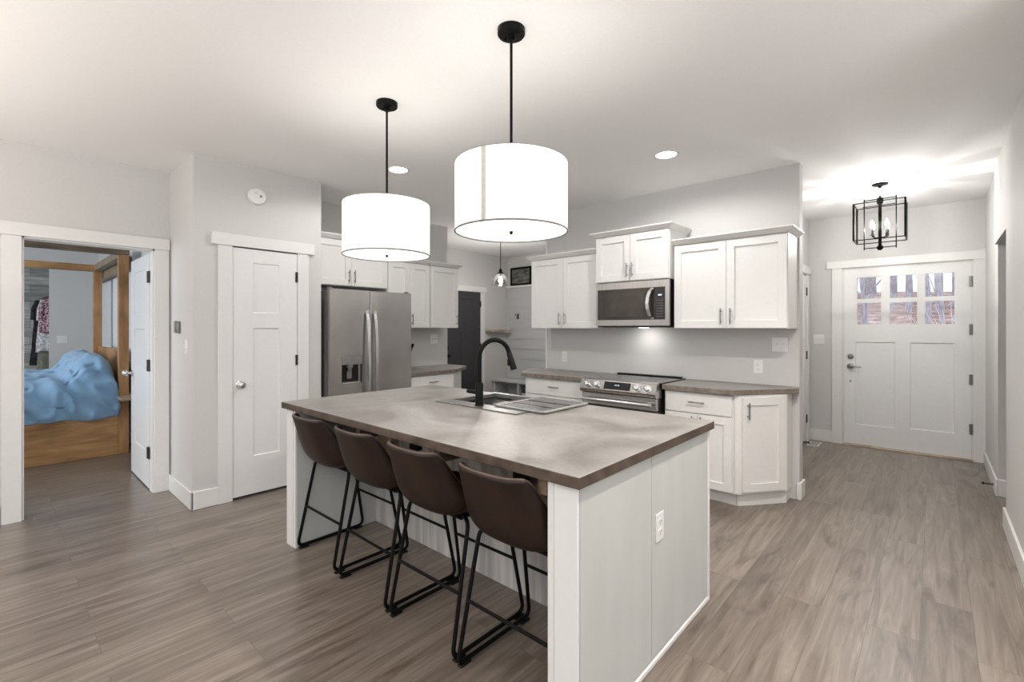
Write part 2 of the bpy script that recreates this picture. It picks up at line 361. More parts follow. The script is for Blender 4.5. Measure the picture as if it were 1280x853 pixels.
w = M(); w.box(-1.29, -.82, 6.84, 6.99, 0, CEIL).box(.30, .55, 6.84, 6.99, 0, CEIL).box(-.82, .30, 6.84, 6.99, 2.115, CEIL); struct(w.build('wall_entry', WALL))
w = M(); w.box(.37, .49, 2.6, 4.72, 0, CEIL).box(.37, .49, 4.72, 5.57, 2.085, CEIL); struct(w.build('wall_right', WALL))
wbox('wall_entry_right', .39, .51, 5.57, 6.84, 0, CEIL)
wbox('wall_hall_far', .51, 1.9, 5.57, 5.69, 0, CEIL)
wbox('wall_hall_end', 1.9, 2.02, 2.6, 5.69, 0, CEIL)
wbox('wall_right_return', .49, 4.0, 2.6, 2.72, 0, CEIL)
w = M(); w.box(3.9, 4.02, -4.5, -2.7, 0, CEIL).box(3.9, 4.02, .7, 2.6, 0, CEIL).box(3.9, 4.02, -2.7, .7, 0, .5).box(3.9, 4.02, -2.7, .7, 2.5, CEIL); struct(w.build('wall_far_right', WALL))
w = M(); w.box(-4.89, -3.9, -4.52, -4.4, 0, CEIL).box(-.5, 4.0, -4.52, -4.4, 0, CEIL).box(-3.9, -.5, -4.52, -4.4, 0, .45).box(-3.9, -.5, -4.52, -4.4, 2.45, CEIL); struct(w.build('wall_rear', WALL))
# bedroom shell
w = M(); w.box(-10.0, -5.01, 1.12, 1.24, 0, 1.0).box(-10.0, -5.01, 1.12, 1.24, 2.25, CEIL).box(-10.0, -9.5, 1.12, 1.24, 1.0, 2.25).box(-7.1, -5.01, 1.12, 1.24, 1.0, 2.25); struct(w.build('wall_bedroom_head', WALL))
w = M(); w.box(-10.0, -9.88, .565, 1.12, 0, CEIL).box(-10.0, -9.88, -1.1, .565, 2.28, CEIL).box(-10.0, -9.88, -3.4, -1.1, 0, CEIL); struct(w.build('wall_bedroom_far', WALL))
wbox('wall_bedroom_left', -10.0, -5.01, -3.5, -3.38, 0, CEIL)
w = M().box(-11.0, -10.9, -1.2, 1.1, 0, CEIL); struct(w.build('wall_closet_back', PLANKW))
w = M().box(-10.9, -10.0, 1.0, 1.1, 0, CEIL).box(-10.9, -10.0, -1.2, -1.1, 0, CEIL); struct(w.build('wall_closet_side', WALL))

# baseboards
BH, BT = .14, .016
def bb(name, *b):
    return struct(M().box(*b, 0, BH).build(name, TRIM, bevel=.005))
bb('baseboard_pantry_side', XB+.02, -4.20+BT, 1.02-BT, 1.02)
bb('baseboard_pantry_front', -4.20, -4.20+BT, 1.02-BT, 1.191)
bb('baseboard_pantry_front_far', -4.20, -4.20+BT, 1.911, 2.025)
bb('baseboard_left', XB, XB+BT, -4.4, .03)
o = M().box(-.83, -.81+BT, 4.37-BT, 4.37, 0, BH).box(-.81, -.81+BT, 4.37, 4.49, 0, BH).box(-.83, -.81+BT, 4.49, 4.49+BT, 0, BH).build('baseboard_wall_end', TRIM, bevel=.005); struct(o)
bb('baseboard_entry_left', -1.17, -1.17+BT, 4.49, 5.82)
bb('baseboard_entry', -1.17, -.92, 6.84-BT, 6.84)
bb('baseboard_entry_right', .39-BT, .39, 5.57-BT, 6.83)
bb('baseboard_hall', .39, 1.9, 5.57-BT, 5.57)
bb('baseboard_right', .37-BT, .37, 2.6, 4.72+BT)
bb('baseboard_mudroom', -6.03, -6.03+BT, 5.94, 6.55)
bb('baseboard_bedroom', -9.88, -5.01, 1.12-BT, 1.12)

def hinge_mb(mb, x, y, z, h=.09, r=.007, w=.028):
    mb.cyl((x, y, z-h/2), (x, y, z+h/2), r, 8); mb.box(x-w/2, x+w/2, y+.001, y+.006, z-h/2, z+h/2); return mb

def casing(root, W, H, cw=.095, t=.02, hh=.095, ov=.065, jd=.12, left=True, ovr=None, y=0):
    """flat craftsman casing round an opening 0..W, 0..H, standing on the wall's face at y (facing -Y)"""
    ovr = ov if ovr is None else ovr
    mb = M()
    mb.box(-cw, 0, y-t, y, 0, H); mb.box(W, W+cw, y-t, y, 0, H); mb.box(-cw-ov, W+cw+ovr, y-t-.008, y, H, H+hh)
    mb.build('door_casing', TRIM, root, bevel=.002)
    j = M(); j.box(-.002, .012, y, y+jd, 0, H); j.box(W-.012, W+.002, y, y+jd, 0, H); j.box(0, W, y, y+jd, H-.012, H)
    j.build('door_jamb', TRIM, root)
    return root
def knob_mb(x, y, z, d=-1):
    mb = M(); mb.lathe([(.030, 0), (.030, d*.006), (.011, d*.010), (.010, d*.030), (.020, d*.036), (.028, d*.048), (.027, d*.060), (.018, d*.068), (.004, d*.070)], (x, y, z), 24, 'y'); return mb
def three_panel(W, H):
    a, b = (W-.21)/2, (W+.21)/2
    if W > .6: return [(.12, W/2-.05, 1.39, H-.12, 'p'), (W/2+.05, W-.12, 1.39, H-.12, 'p'), (.12, W/2-.05, .24, 1.26, 'p'), (W/2+.05, W-.12, .24, 1.26, 'p')]
    return [(a, b, 1.495, H-.11, 'p'), (a, b, .31, 1.37, 'p')]

# door_1: bedroom door, swung into the bedroom.  Wall faces +X: local -Y -> +X
d1 = sempty('door_1', (XB, .136, 0), F90, 'white panel door standing open into the bedroom with the blue bed', 'door')
casing(d1, .774, 2.055, cw=.1, ov=.06, ovr=.004)
leaf = M(); W_ = .77
panel(leaf, W_, 2.02, .036, [(.16, W_-.16, 1.50, 1.90, 'p'), (.16, W_-.16, .30, 1.37, 'p')])
lf = leaf.build('door_panel', DOORW, d1, bevel=0); lf.parent = None
lf.parent = d1
# local frame of d1: x -> +Y world, y -> -X world. leaf runs along +y(local) = -X, its face towards -x(local)
lf.rotation_euler = (0, 0, -F90); lf.location = (.758-.0, .125+.0, .012)
lf.rotation_euler = (0, 0, F90); lf.location = (.795, .125, .012)
h = M()
for z in (1.83, 1.07, .32): h.box(.752, .760, .088, .124, z-.05, z+.05); h.cyl((.752, .130, z-.05), (.752, .130, z+.05), .008, 8)
h.build('door_hinge', HINGE, d1)
kb = M().lathe([(.032, 0), (.032, -.006), (.011, -.010), (.011, -.03), (.024, -.038), (.033, -.052), (.031, -.066), (.02, -.076), (.003, -.078)], (0, 0, 0), 24, 'x')
k_ = kb.build('door_knob', CHROME, d1); k_.location = (.757, .125+.71, .96)

# door_2: pantry door (wall faces +X)
d2 = sempty('door_2', (-4.20, 1.287, 0), F90, 'white narrow pantry door left of the fridge', 'door')
casing(d2, .516, 2.052, cw=.1, ov=.05, jd=.02)
panel(M(), .51, 2.02, .03, three_panel(.51, 2.02), y=-.013, x=.003, z=.022).build('door_panel', DOORW, d2)
M().box(0, .516, -.001, .015, 0, .021).build('door_gap', SLOT, d2)
knob_mb(.052, -.013, .932).build('door_knob', CHROME, d2)
h = M(); [hinge_mb(h, .512, -.020, z) for z in (1.84, 1.11, .30)]; h.build('door_hinge', HINGE, d2)

# door_3: closet door on the entry's left wall (wall faces +X)
d3 = sempty('door_3', (-1.17, 5.92, 0), F90, 'white side door at the left end of the entry', 'door')
casing(d3, .78, 2.05, cw=.09, ov=.045)
panel(M(), .77, 2.03, .036, three_panel(.77, 2.03), y=.004, x=.005, z=.012).build('door_panel', DOORW, d3)
h = M(); [hinge_mb(h, .778, -.006, z, .1) for z in (1.84, 1.06, .28)]; h.build('door_hinge', HINGE, d3)

# door_4: front door (wall faces -Y)
d4 = sempty('door_4', (-.82, 6.84, 0), 0, 'white craftsman front door with six small panes', 'door')
casing(d4, 1.12, 2.108, cw=.105, ov=.055, hh=.09, ovr=.03)
W4 = 1.094
g = [(.128, .350), (.430, .664), (.731, .966)]
holes = [(a, b, 1.73-.012, 1.983-.012, 'g') for a, b in g]+[(a, b, 1.43-.012, 1.68-.012, 'g') for a, b in g]
holes += [(.112, .475, .235, 1.212, 'p'), (.605, .966, .250, 1.212, 'p')]
panel(M(), W4, 2.085, .045, holes, depth=.012, y=.012, x=.013, z=.017).build('door_panel', DOORW, d4)
for a, b, c, d, k in holes:
    if k == 'g': M().box(a+.013, b+.013, .03, .036, c+.017, d+.017).build('glass_pane', PANE, d4)
M().box(0, 1.12, -.04, .13, 0, .014).build('threshold', PALEW, d4, bevel=.003)
M().box(0.012, 1.108, .014, .05, .0142, .0175).build('door_sweep', SLOT, d4)
h = M(); [hinge_mb(h, 1.106, -.004, z, .11, .009, .035) for z in (1.88, 1.377, .851, .333)]; h.build('door_hinge', NICKEL, d4)
mb = M(); mb.lathe([(.031, 0), (.031, -.012), (.018, -.016), (.016, -.022), (.002, -.022)], (.077, .012, 1.055), 20, 'y'); mb.build('deadbolt', NICKEL, d4)
mb = M(); mb.lathe([(.033, 0), (.033, -.012), (.014, -.016), (.012, -.05)], (.077, .012, .940), 20, 'y')
mb.tube(rnd([(.077, -.035, .940), (.12, -.045, .940), (.18, -.03, .936)], .02), .009, 8); mb.build('door_handle', NICKEL, d4)
M().lathe([(.009, 0), (.009, -.004), (.001, -.005)], (.075, .012, .76), 12, 'y').build('keyhole_cover', HINGE, d4)

# door_5: charcoal door in the mudroom (wall faces +X)
d5 = sempty('door_5', (-6.03, 5.00, 0), F90, 'charcoal grey door in the mudroom beyond the fridge', 'door')
casing(d5, .83, 2.03, cw=.1, ov=.04)
panel(M(), .82, 2.01, .036, [(.13, .69, 1.48, 1.88, 'p'), (.13, .37, .25, 1.35, 'p'), (.45, .69, .25, 1.35, 'p')], y=-.013, x=.005, z=.012).build('door_panel', DARKDOOR, d5)
h = M(); [hinge_mb(h, .828, -.020, z, .1) for z in (1.82, 1.07, .28)]; h.build('door_hinge', BLACK, d5)
mb = knob_mb(.06, -.004, .93); mb.lathe([(.026, 0), (.026, -.014), (.002, -.016)], (.06, -.004, 1.06), 20, 'y'); mb.build('door_knob', BLACK, d5)

# wall-end corner trim of the range wall (pale strip against the mudroom)
# bedroom window
wd = sempty('window_1', (-9.5, 1.12, 1.0), 0, 'bedroom window behind the canopy bed, shade drawn', 'window')
fr = M(); fr.box(-.09, 0, -.02, 0, -.09, 1.34).box(2.4, 2.49, -.02, 0, -.09, 1.34).box(0, 2.4, -.02, 0, 1.25, 1.34).box(0, 2.4, -.02, 0, -.09, 0)
fr.box(0, .03, 0, .08, 0, 1.25).box(2.37, 2.4, 0, .08, 0, 1.25).box(0, 2.4, .03, .07, .6, .64); fr.build('window_frame', TRIM, wd)
M().box(0, 2.4, .06, .066, 0, 1.25).build('window_glass', PANE, wd)
BLIND = noisy('roller_blind', (.62, .63, .64), (.66, .67, .68), nscale=20, rough=.8)
M().box(.03, 2.37, .012, .016, .01, 1.2).build('window_blind', BLIND, wd)
vl = M().box(-.05, 2.45, -.09, -.03, 1.08, 1.24).build('window_valance', BEAMW, wd, bevel=.004)

# outside -------------------------------------------------------------
def leaf_ground():
    m = mat('leaf_litter', (.3, .2, .15), .9); n, l, b = nodes(m)
    tc = n.new('ShaderNodeTexCoord'); a = n.new('ShaderNodeTexNoise'); a.inputs['Scale'].default_value = 1.6; a.inputs['Detail'].default_value = 12; a.inputs['Roughness'].default_value = .8
    l.new(tc.outputs['Object'], a.inputs[0]); r = n.new('ShaderNodeValToRGB'); e = r.color_ramp.elements
    e[0].position = .38; e[0].color = (.16, .085, .055, 1); e[1].position = .62; e[1].color = (.72, .62, .58, 1); x = e.new(.5); x.color = (.48, .27, .20, 1)
    l.new(a.outputs[0], r.inputs[0]); l.new(r.outputs[0], b.inputs['Base Color']); return m
LEAFM = leaf_ground()
gr = M(); nx, ny = 40, 40; vs_ = []; fs_ = []
for j in range(ny+1):
    for i in range(nx+1):
        X = -20+40*i/nx; Y = 9.6+32*j/ny; z = -.3+max(0, (Y-12))*.14+noise.noise(Vector((X*.2, Y*.2, 0)))*.25
        vs_.append((X, Y, z))
for j in range(ny):
    for i in range(nx):
        a = j*(nx+1)+i; fs_.append((a, a+1, a+nx+2, a+nx+1))
gr.add(vs_, fs_); o = gr.build('ground_hillside', LEAFM); struct(o)
struct(M().box(-3.40, -3.375, 4.355, 4.37, 0, CEIL).build('trim_1', TRIM))
struct(M().box(-3, 3, 7.0, 9.6, -.25, -.06).build('ground_porch', noisy('porch_concrete', (.4, .39, .38), (.5, .49, .48), nscale=8, rough=.8)))
BARK = noisy('grey_bark', (.34, .32, .35), (.62, .60, .63), scale=(6, 6, 1), nscale=4, detail=8, rough=.9, bump=.4)
def bare_tree(x, y, h, r, seed):
    rs = random.Random(seed); z0 = -.4+max(0, (y-12))*.14
    mb = M(); pts = [Vector((x+rs.uniform(-.12, .12)*k/3, y, z0+h*k/8)) for k in range(9)]; r *= .6
    mb.tube(pts, [r*(1-.085*k) for k in range(9)], 10)
    for q in range(16):
        k = rs.randint(2, 7); b0 = pts[k]; a = rs.uniform(0, 6.28); L = rs.uniform(.8, 2.4)
        p = [b0, b0+Vector((math.cos(a)*L*.4, math.sin(a)*L*.4, L*.35)), b0+Vector((math.cos(a)*L, math.sin(a)*L, L*.9))]
        mb.tube(p, [r*.3, r*.18, r*.05], 6)
        for s in (.5, .8):
            c = p[1].lerp(p[2], s); a2 = a+rs.uniform(-1.2, 1.2); mb.tube([c, c+Vector((math.cos(a2)*.6, math.sin(a2)*.6, .5))], [r*.1, r*.03], 5)
    o = mb.build('bare_tree', BARK); return tag(o, 'bare grey tree in the woods outside the front door', 'tree', 'bare trees outside the front door')
k = 0
for x, y, h, r in [(-1.55, 17, 8, .17), (-.2, 24, 9, .2), (1.2, 19, 8, .22), (.15, 15.5, 7, .10), (-2.6, 25, 9, .22), (-.9, 29, 9, .25), (.9, 30, 10, .3), (2.1, 26, 9, .25), (-3.6, 31, 9, .3), (-1.7, 34, 9, .3), (2.6, 33, 9, .3), (.2, 36, 10, .3), (-4.6, 36, 9, .3), (3.8, 36, 9, .3), (-2.9, 38, 9, .3), (1.6, 39, 9, .3)]:
    k += 1; bare_tree(x, y, h, r, k)
for q in range(22):
    k += 1; bare_tree(-7.5+13*((q*7) % 22)/22, 26+14*((q*5) % 22)/22, 8, .16+.05*(q % 3), k)
mb = M(); rs = random.Random(3)
for q in range(90):
    a = rs.uniform(0, 6.28); e = rs.uniform(.3, 1.4); L = rs.uniform(.5, 1.1)
    b0 = Vector((.55+rs.uniform(-.4, .4), 13.6+rs.uniform(-.25, .25), .0)); p1 = b0+Vector((math.cos(a)*math.cos(e)*L, math.sin(a)*math.cos(e)*L*.5, math.sin(e)*L*1.3+.75))
    mb.tube([b0, b0.lerp(p1, .5)+Vector((0, 0, .1)), p1], [.012, .009, .004], 5)
tag(mb.build('twiggy_shrub', noisy('pale_twigs', (.72, .72, .75), (.85, .85, .88), nscale=10, rough=.8)), 'pale twiggy shrub outside the lower right pane', 'shrub')

# ------------------------------------------------------------------ cabinets
def pull(parent, x, z, L=.13, vertical=True, y=0):
    mb = M(); o = .028
    if vertical:
        mb.cyl((x, y-o, z-L/2), (x, y-o, z+L/2), .0055, 10); [mb.cyl((x, y, z+s*L*.32), (x, y-o, z+s*L*.32), .0045, 8) for s in (-1, 1)]
    else:
        mb.cyl((x-L/2, y-o, z), (x+L/2, y-o, z), .0055, 10); [mb.cyl((x+s*L*.32, y, z), (x+s*L*.32, y-o, z), .0045, 8) for s in (-1, 1)]
    return mb.build('handle', NICKEL, parent)
def shaker(root, x0, x1, z0, z1, hx=None, hz=None, vertical=True, fr=.06, name='door', flat=False, hl=.13, y=-.02):
    g = .0018
    mb = M(); W, H = x1-x0-2*g, z1-z0-2*g
    holes = [] if flat else [(fr, W-fr, fr, H-fr, 'p')]
    if flat: mb.box(x0+g, x1-g, y, y+.019, z0+g, z1-g)
    else: panel(mb, W, H, .019, holes, depth=.012, slope=.003, x=x0+g, z=z0+g, y=y)
    o = mb.build(name, CAB, root, bevel=.002 if flat else 0)
    if hx is not None: pull(o, hx, hz, hl, vertical, y)
    return o
def crown(root, W, D, z, h=.035, out=.045, left=True, right=True):
    l0, r0 = (out if left else 0), (out if right else 0)
    mb = M()
    lo = [(-.004 if left else 0, -.024), (W+(.004 if right else 0), -.024), (W+(.004 if right else 0), D), (-.004 if left else 0, D)]
    hi = [(-l0, -.02-out), (W+r0, -.02-out), (W+r0, D), (-l0, D)]
    v = [(x, y, z) for x, y in lo]+[(x, y, z+h) for x, y in hi]+[(x, y, z+h+.01) for x, y in hi]
    f = [(3, 2, 1, 0)]+[(i, (i+1) % 4, 4+(i+1) % 4, 4+i) for i in range(4)]+[(4+i, 4+(i+1) % 4, 8+(i+1) % 4, 8+i) for i in range(4)]+[(8, 9, 10, 11)]
    mb.add(v, f); return mb.build('crown_molding', CAB, root)
ZU = 1.387
def upper(label, loc, rz, W, D, z0, z1, doors, group, cl=True, cr=True):
    """doors: (x0, x1, handle x)"""
    t = thing('wall_cabinet', label, 'cabinet', loc, rz, group)
    M().box(0, W, 0, D, z0, z1).build('body', CAB, t, bevel=.001)
    for x0, x1, hx in doors: shaker(t, x0, x1, z0+.004, z1-.012, hx, z0+.10 if hx is not None else None)
    crown(t, W, D, z1-.006, left=cl, right=cr)
    return t
GU = 'white wall cabinets of the kitchen'
YU = 4.04
upper('white two-door wall cabinet left of the microwave, above the small counter', (-3.34, YU, 0), 0, .865, 4.37-YU-.002, ZU, 2.145, [(0.004, .43, .395), (.43, .861, .465)], GU, True, False)
upper('raised white two-door wall cabinet directly above the microwave', (-2.47, YU-.06, 0), 0, .745, 4.37-YU+.058, 1.83, 2.275, [(.004, .3725, .345), (.3725, .741, .40)], GU)
upper('widest white wall cabinet with two doors right of the microwave', (-1.708, YU, 0), 0, .885, 4.37-YU-.002, ZU, 2.125, [(.004, .4425, .405), (.4425, .881, .48)], GU, False, True)
# fridge wall (faces +X)
XF = -4.46
upper('short white two-door wall cabinet above the refrigerator', (XF, 2.03, 0), F90, .86, .328, 1.82, 2.29, [(.004, .43, .40), (.43, .856, .46)], GU, False, True)
upper('white two-door wall cabinet right of the refrigerator', (XF, 2.893, 0), F90, .575, .328, ZU+.005, 2.145, [(.004, .2875, .26), (.2875, .571, .315)], GU, False, False)
upper('narrow single-door white wall cabinet nearest the mudroom doorway', (XF, 3.471, 0), F90, .445, .328, ZU+.005, 2.145, [(.004, .441, .41)], GU, False, True)

GB = 'white base cabinets of the kitchen'
def body_prism(root, poly, toe, name='body'):
    M().prism(poly, .105, .872).build(name, CAB, root, bevel=.001)
    M().prism(toe, .0, .104).build('toe_kick', CAB, root, bevel=.001)
YB = 3.84
# left of range
t = thing('base_cabinet', 'white base cabinet with clipped corner left of the stainless range', 'cabinet', (0, 0, 0), 0, GB)
body_prism(t, [(-2.482, YB), (-3.27, YB), (-3.46, 4.15), (-3.39, 4.36), (-2.482, 4.36)], [(-2.482, YB+.06), (-3.24, YB+.06), (-3.40, 4.16), (-3.38, 4.36), (-2.482, 4.36)])
def front_set(root, x0, x1, y, two=True, hdr=.13, zt=.862):
    sub = []
    dr = shaker(root, x0, x1, .70, zt, (x0+x1)/2, .79, False, name='drawer', flat=True, y=y-.02, hl=hdr)
    m_ = (x0+x1)/2
    if two:
        shaker(root, x0, m_, .112, .695, m_-.035, .61, True, y=y-.02); shaker(root, m_, x1, .112, .695, m_+.035, .61, True, y=y-.02)
    else: shaker(root, x0, x1, .112, .695, x1-.035, .61, True, y=y-.02)
front_set(t, -3.235, -2.50, YB)
# right of range
t = thing('base_cabinet', 'white base cabinet with one drawer and two doors right of the range', 'cabinet', (0, 0, 0), 0, GB)
body_prism(t, [(-1.708, YB), (-1.152, YB), (-1.152, 4.36), (-1.708, 4.36)], [(-1.708, YB+.06), (-1.152, YB+.06), (-1.152, 4.36), (-1.708, 4.36)])
front_set(t, -1.695, -1.162, YB)
# angled end cabinet
t = thing('base_cabinet', 'angled white one-door base cabinet at the entry end of the counter', 'cabinet', (0, 0, 0), 0, GB)
A, B = Vector((-1.12, YB)), Vector((-.862, 4.19))
body_prism(t, [(-1.150, YB), tuple(A), tuple(B), (-.862, 4.36), (-1.150, 4.36)], [(-1.150, YB+.06), (-1.13, YB+.06), (-.875, 4.225), (-.875, 4.36), (-1.150, 4.36)])
L = (B-A).length; ang = math.atan2(B.y-A.y, B.x-A.x)
ad = shaker(t, .025, L-.03, .125, .855, .062, .755, True, y=-.02)
for c_ in [ad]: c_.location = (A.x, A.y, 0); c_.rotation_euler = (0, 0, ang)
# fridge side base cabinet
t = thing('base_cabinet', 'white base cabinet with a drawer beside the refrigerator', 'cabinet', (0, 0, 0), 0, GB)
body_prism(t, [(-4.19, 2.985), (-4.19, 3.62), (-4.45, 3.97), (-4.785, 3.97), (-4.785, 2.985)], [(-4.25, 2.985), (-4.25, 3.60), (-4.49, 3.95), (-4.785, 3.95), (-4.785, 2.985)])
for nm, z0, z1, fl in (('drawer', .70, .862, True), ('door', .112, .695, False)):
    d_ = shaker(t, 0, .60, z0, z1, .30 if fl else .56, .79 if fl else .61, not fl, name=nm, flat=fl, y=-.02)
    d_.location = (-4.19, 2.995, 0); d_.rotation_euler = (0, 0, F90)

# worktops
def worktop(poly, label, edge, name='countertop', group='laminate countertops'):
    o = M().prism(poly, .874, .914).build(name, [CTOP, edge], None, bevel=.002)
    return tag(o, label, 'countertop', group)
worktop([(-2.476, 3.79), (-3.29, 3.79), (-3.54, 4.19), (-3.47, 4.368), (-2.476, 4.368)], 'brown-grey laminate countertop left of the range', CEDGE2)
worktop([(-1.712, 3.79), (-1.14, 3.79), (-.795, 4.27), (-.812, 4.368), (-1.712, 4.368)], 'brown-grey laminate countertop right of the range with clipped corner', CEDGE2)
worktop([(-4.14, 2.982), (-4.14, 3.63), (-4.42, 4.03), (-4.785, 4.03), (-4.785, 2.982)], 'brown-grey laminate countertop beside the refrigerator', CEDGE2)

# ------------------------------------------------------------------ island
isl = thing('kitchen_island', 'white kitchen island with open seating side facing the stools', 'kitchen island', (0, 0, 0))
IX0, IX1, IY0, IY1, IT = -3.10, -.865, 1.275, 2.455, .872
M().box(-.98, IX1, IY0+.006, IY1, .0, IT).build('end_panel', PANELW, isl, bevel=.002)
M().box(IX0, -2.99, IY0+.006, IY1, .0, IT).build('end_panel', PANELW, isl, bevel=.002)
tr = M(); tr.box(-.955, IX1+.006, IY0-.006, IY0+.006, 0, IT); tr.box(-.985, -.958, IY0-.002, IY0+.02, 0, IT); tr.build('post_trim', TRIM, isl, bevel=.002)
M().box(IX0-.006, -3.018, IY0-.006, IY0+.006, 0, IT).box(-3.016, -2.988, IY0-.002, IY0+.012, 0, IT).build('post_trim', TRIM, isl, bevel=.002)
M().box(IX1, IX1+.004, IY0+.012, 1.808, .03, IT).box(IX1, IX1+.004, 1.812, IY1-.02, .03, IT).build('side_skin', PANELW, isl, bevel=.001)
M().box(IX1+.001, IX1+.010, IY1-.018, IY1+.006, 0, IT).build('corner_trim', TRIM, isl, bevel=.002)
M().box(IX1, IX1+.012, IY0+.006, IY1, 0, .022).build('base_shoe', TRIM, isl, bevel=.004)
M().box(-2.99, -.98, 1.85, 1.87, 0, IT).build('knee_wall', KNEE, isl)
M().box(-2.99, -.98, 2.40, 2.44, .1, IT).build('back_panel', CAB, isl)
for x in (-2.28, -1.62, -1.03):
    M().box(x-.02, x+.02, 1.30, 1.849, .80, .8725).build('support_board', EDGEW, isl, bevel=.002)
for x0_, x1_ in ((-1.118, -.985), (-2.14, -2.02)):
    M().box(x0_, x1_, 1.335, 1.375, .70, .8725).build('support_block', EDGEW, isl, bevel=.002)
for x in (-1.75, -1.115):
    M().box(x-.03, x+.03, 1.272, 1.30, .838, .873).build('bracket_end', BLACK, isl, bevel=.002)
    M().box(x-.022, x+.022, 1.285, 1.849, .858, .8735).build('steel_bracket', BLACK, isl, bevel=.001)

def plate(name, label, cat, loc, rz, kind='outlet', wd=.072, group=None, h=.116):
    t = thing(name, label, cat, loc, rz, group)
    M().box(-wd/2, wd/2, -.005, 0, -h/2, h/2).build('plate', PLASTIC, t, bevel=.002)
    if kind == 'outlet':
        for z in (-.021, .021):
            o = M().lathe([(.0165, -.005), (.0165, -.007), (.002, -.007)], (0, 0, z), 16, 'y').build('receptacle', PLASTIC, t)
            M().box(-.0075, -.0055, -.0078, -.006, z-.002, z+.007).box(.0055, .0075, -.0078, -.006, z-.002, z+.007).box(-.002, .002, -.0078, -.006, z-.010, z-.006).build('slots', SLOT, o)
    else:
        n = int(kind)
        for i in range(n):
            x = (i-(n-1)/2)*.046
            M().box(x-.005, x+.005, -.017, -.005, -.004, .012).build('toggle', PLASTIC, t, bevel=.001)
    return t
plate('electrical_outlet', 'white outlet on the end panel of the island', 'outlet', (IX1+.004, 1.878, .555), F90, group='wall outlets')
plate('electrical_outlet', 'white outlet above the counter right of the range', 'outlet', (-1.114, 4.37, 1.06), 0, group='wall outlets')
plate('electrical_outlet', 'white outlet above the counter left of the range', 'outlet', (-3.132, 4.37, 1.066), 0, group='wall outlets')
plate('light_switch', 'double white switch beneath the right end of the wall cabinets', 'light switch', (-.951, 4.37, 1.254), 0, '2', .116, 'light switches')
plate('light_switch', 'double white switch on the wall beside the refrigerator', 'light switch', (-4.79, 3.80, 1.25), F90, '2', .116, 'light switches')
plate('light_switch', 'white switch on the pantry side wall below grey holders', 'light switch', (-4.375, 1.02, 1.243), 0, '1', .072, 'light switches')
plate('light_switch', 'double white switch left of the front door', 'light switch', (-1.06, 6.84, 1.256), 0, '2', .116, 'light switches')
plate('light_switch', 'white switch on the bedroom wall past the blue bed', 'light switch', (-9.88, .705, 1.22), F90, '2', .116, 'light switches')
for x, dz, lb in ((-4.665, 0, 'left grey remote holder on the pantry side wall'), (-4.575, -.003, 'right grey remote holder on the pantry side wall')):
    t = thing('remote_holder', lb, 'remote holder', (x, 1.02, 1.40+dz), 0, 'grey remote holders')
    M().box(-.026, .026, -.018, 0, -.05, .05).build('body', GREYPL, t, bevel=.006)
    M().box(-.014, .014, -.021, -.017, -.02, .035).build('button_face', NICKEL, t, bevel=.002)

# island top with the sink cut-out
SX0, SX1, SY0, SY1 = -2.395, -1.70, 1.915, 2.465
top = M(); z0, z1 = .874, .914; X0, X1, Y0, Y1 = -3.135, -.838, 1.247, 2.478; hx0, hx1, hy0, hy1 = SX0+.02, SX1-.02, SY0+.02, SY1-.02
o8 = [(X0, Y0), (X1, Y0), (X1, Y1), (X0, Y1)]; i8 = [(hx0, hy0), (hx1, hy0), (hx1, hy1), (hx0, hy1)]
v = [(x, y, z1) for x, y in o8+i8]+[(x, y, z0) for x, y in o8+i8]
f = []
for i in range(4):
    j = (i+1) % 4; f += [(i, j, 4+j, 4+i), (8+j, 8+i, 12+i, 12+j), (8+i, 8+j, j, i), (4+i, 4+j, 12+j, 12+i)]
top.add(v, f); o = top.build('countertop', [CTOP, CEDGE], None, bevel=.003); tag(o, 'large mottled brown-grey laminate top of the island', 'countertop', 'laminate countertops')

# sink
sk = thing('kitchen_sink', 'stainless drop-in sink in the island top behind the faucet', 'sink', (0, 0, .914))
rim = M(); bx0, bx1, by0, by1 = SX0+.04, SX1-.04, SY0+.12, SY1-.035
O = [(SX0, SY0), (SX1, SY0), (SX1, SY1), (SX0, SY1)]; I = [(bx0, by0), (bx1, by0), (bx1, by1), (bx0, by1)]
v = [(x, y, .001) for x, y in O]+[(x, y, .006) for x, y in O]+[(x, y, .006) for x, y in I]; f = []
for i in range(4):
    j = (i+1) % 4; f += [(i, j, 4+j, 4+i), (4+i, 4+j, 8+j, 8+i)]
rim.add(v, f); rim.build('rim', SINKM, sk)
bw = M(); I2 = [(bx0+.012, by0+.012), (bx1-.012, by0+.012), (bx1-.012, by1-.012), (bx0+.012, by1-.012)]
v = [(x, y, .006) for x, y in I]+[(x, y, -.20) for x, y in I2]
bw.add(v, [(i, 4+i, 4+(i+1) % 4, (i+1) % 4) for i in range(4)]+[(4, 5, 6, 7)][::1]); bw.build('basin', SINKM, sk)
M().lathe([(.045, -.199), (.045, -.196), (.03, -.197), (.002, -.198)], ((bx0+bx1)/2, (by0+by1)/2, 0), 24).build('drain', CHROME, sk)
# wire caddy on the sink's left part
cd = M()
for k in range(7): cd.tube([(bx0+.02+.022*k, by0+.02, -.02), (bx0+.02+.022*k, by1-.02, -.02)], .0025, 6)
cd.tube([(bx0+.01, by0+.02, -.02), (bx0+.17, by0+.02, -.02), (bx0+.17, by1-.02, -.02), (bx0+.01, by1-.02, -.02)], .004, 6, closed=True)
tag(cd.build('sink_rack', BLACK), 'black wire rack inside the left of the sink', 'rack').location = (0, 0, .914)
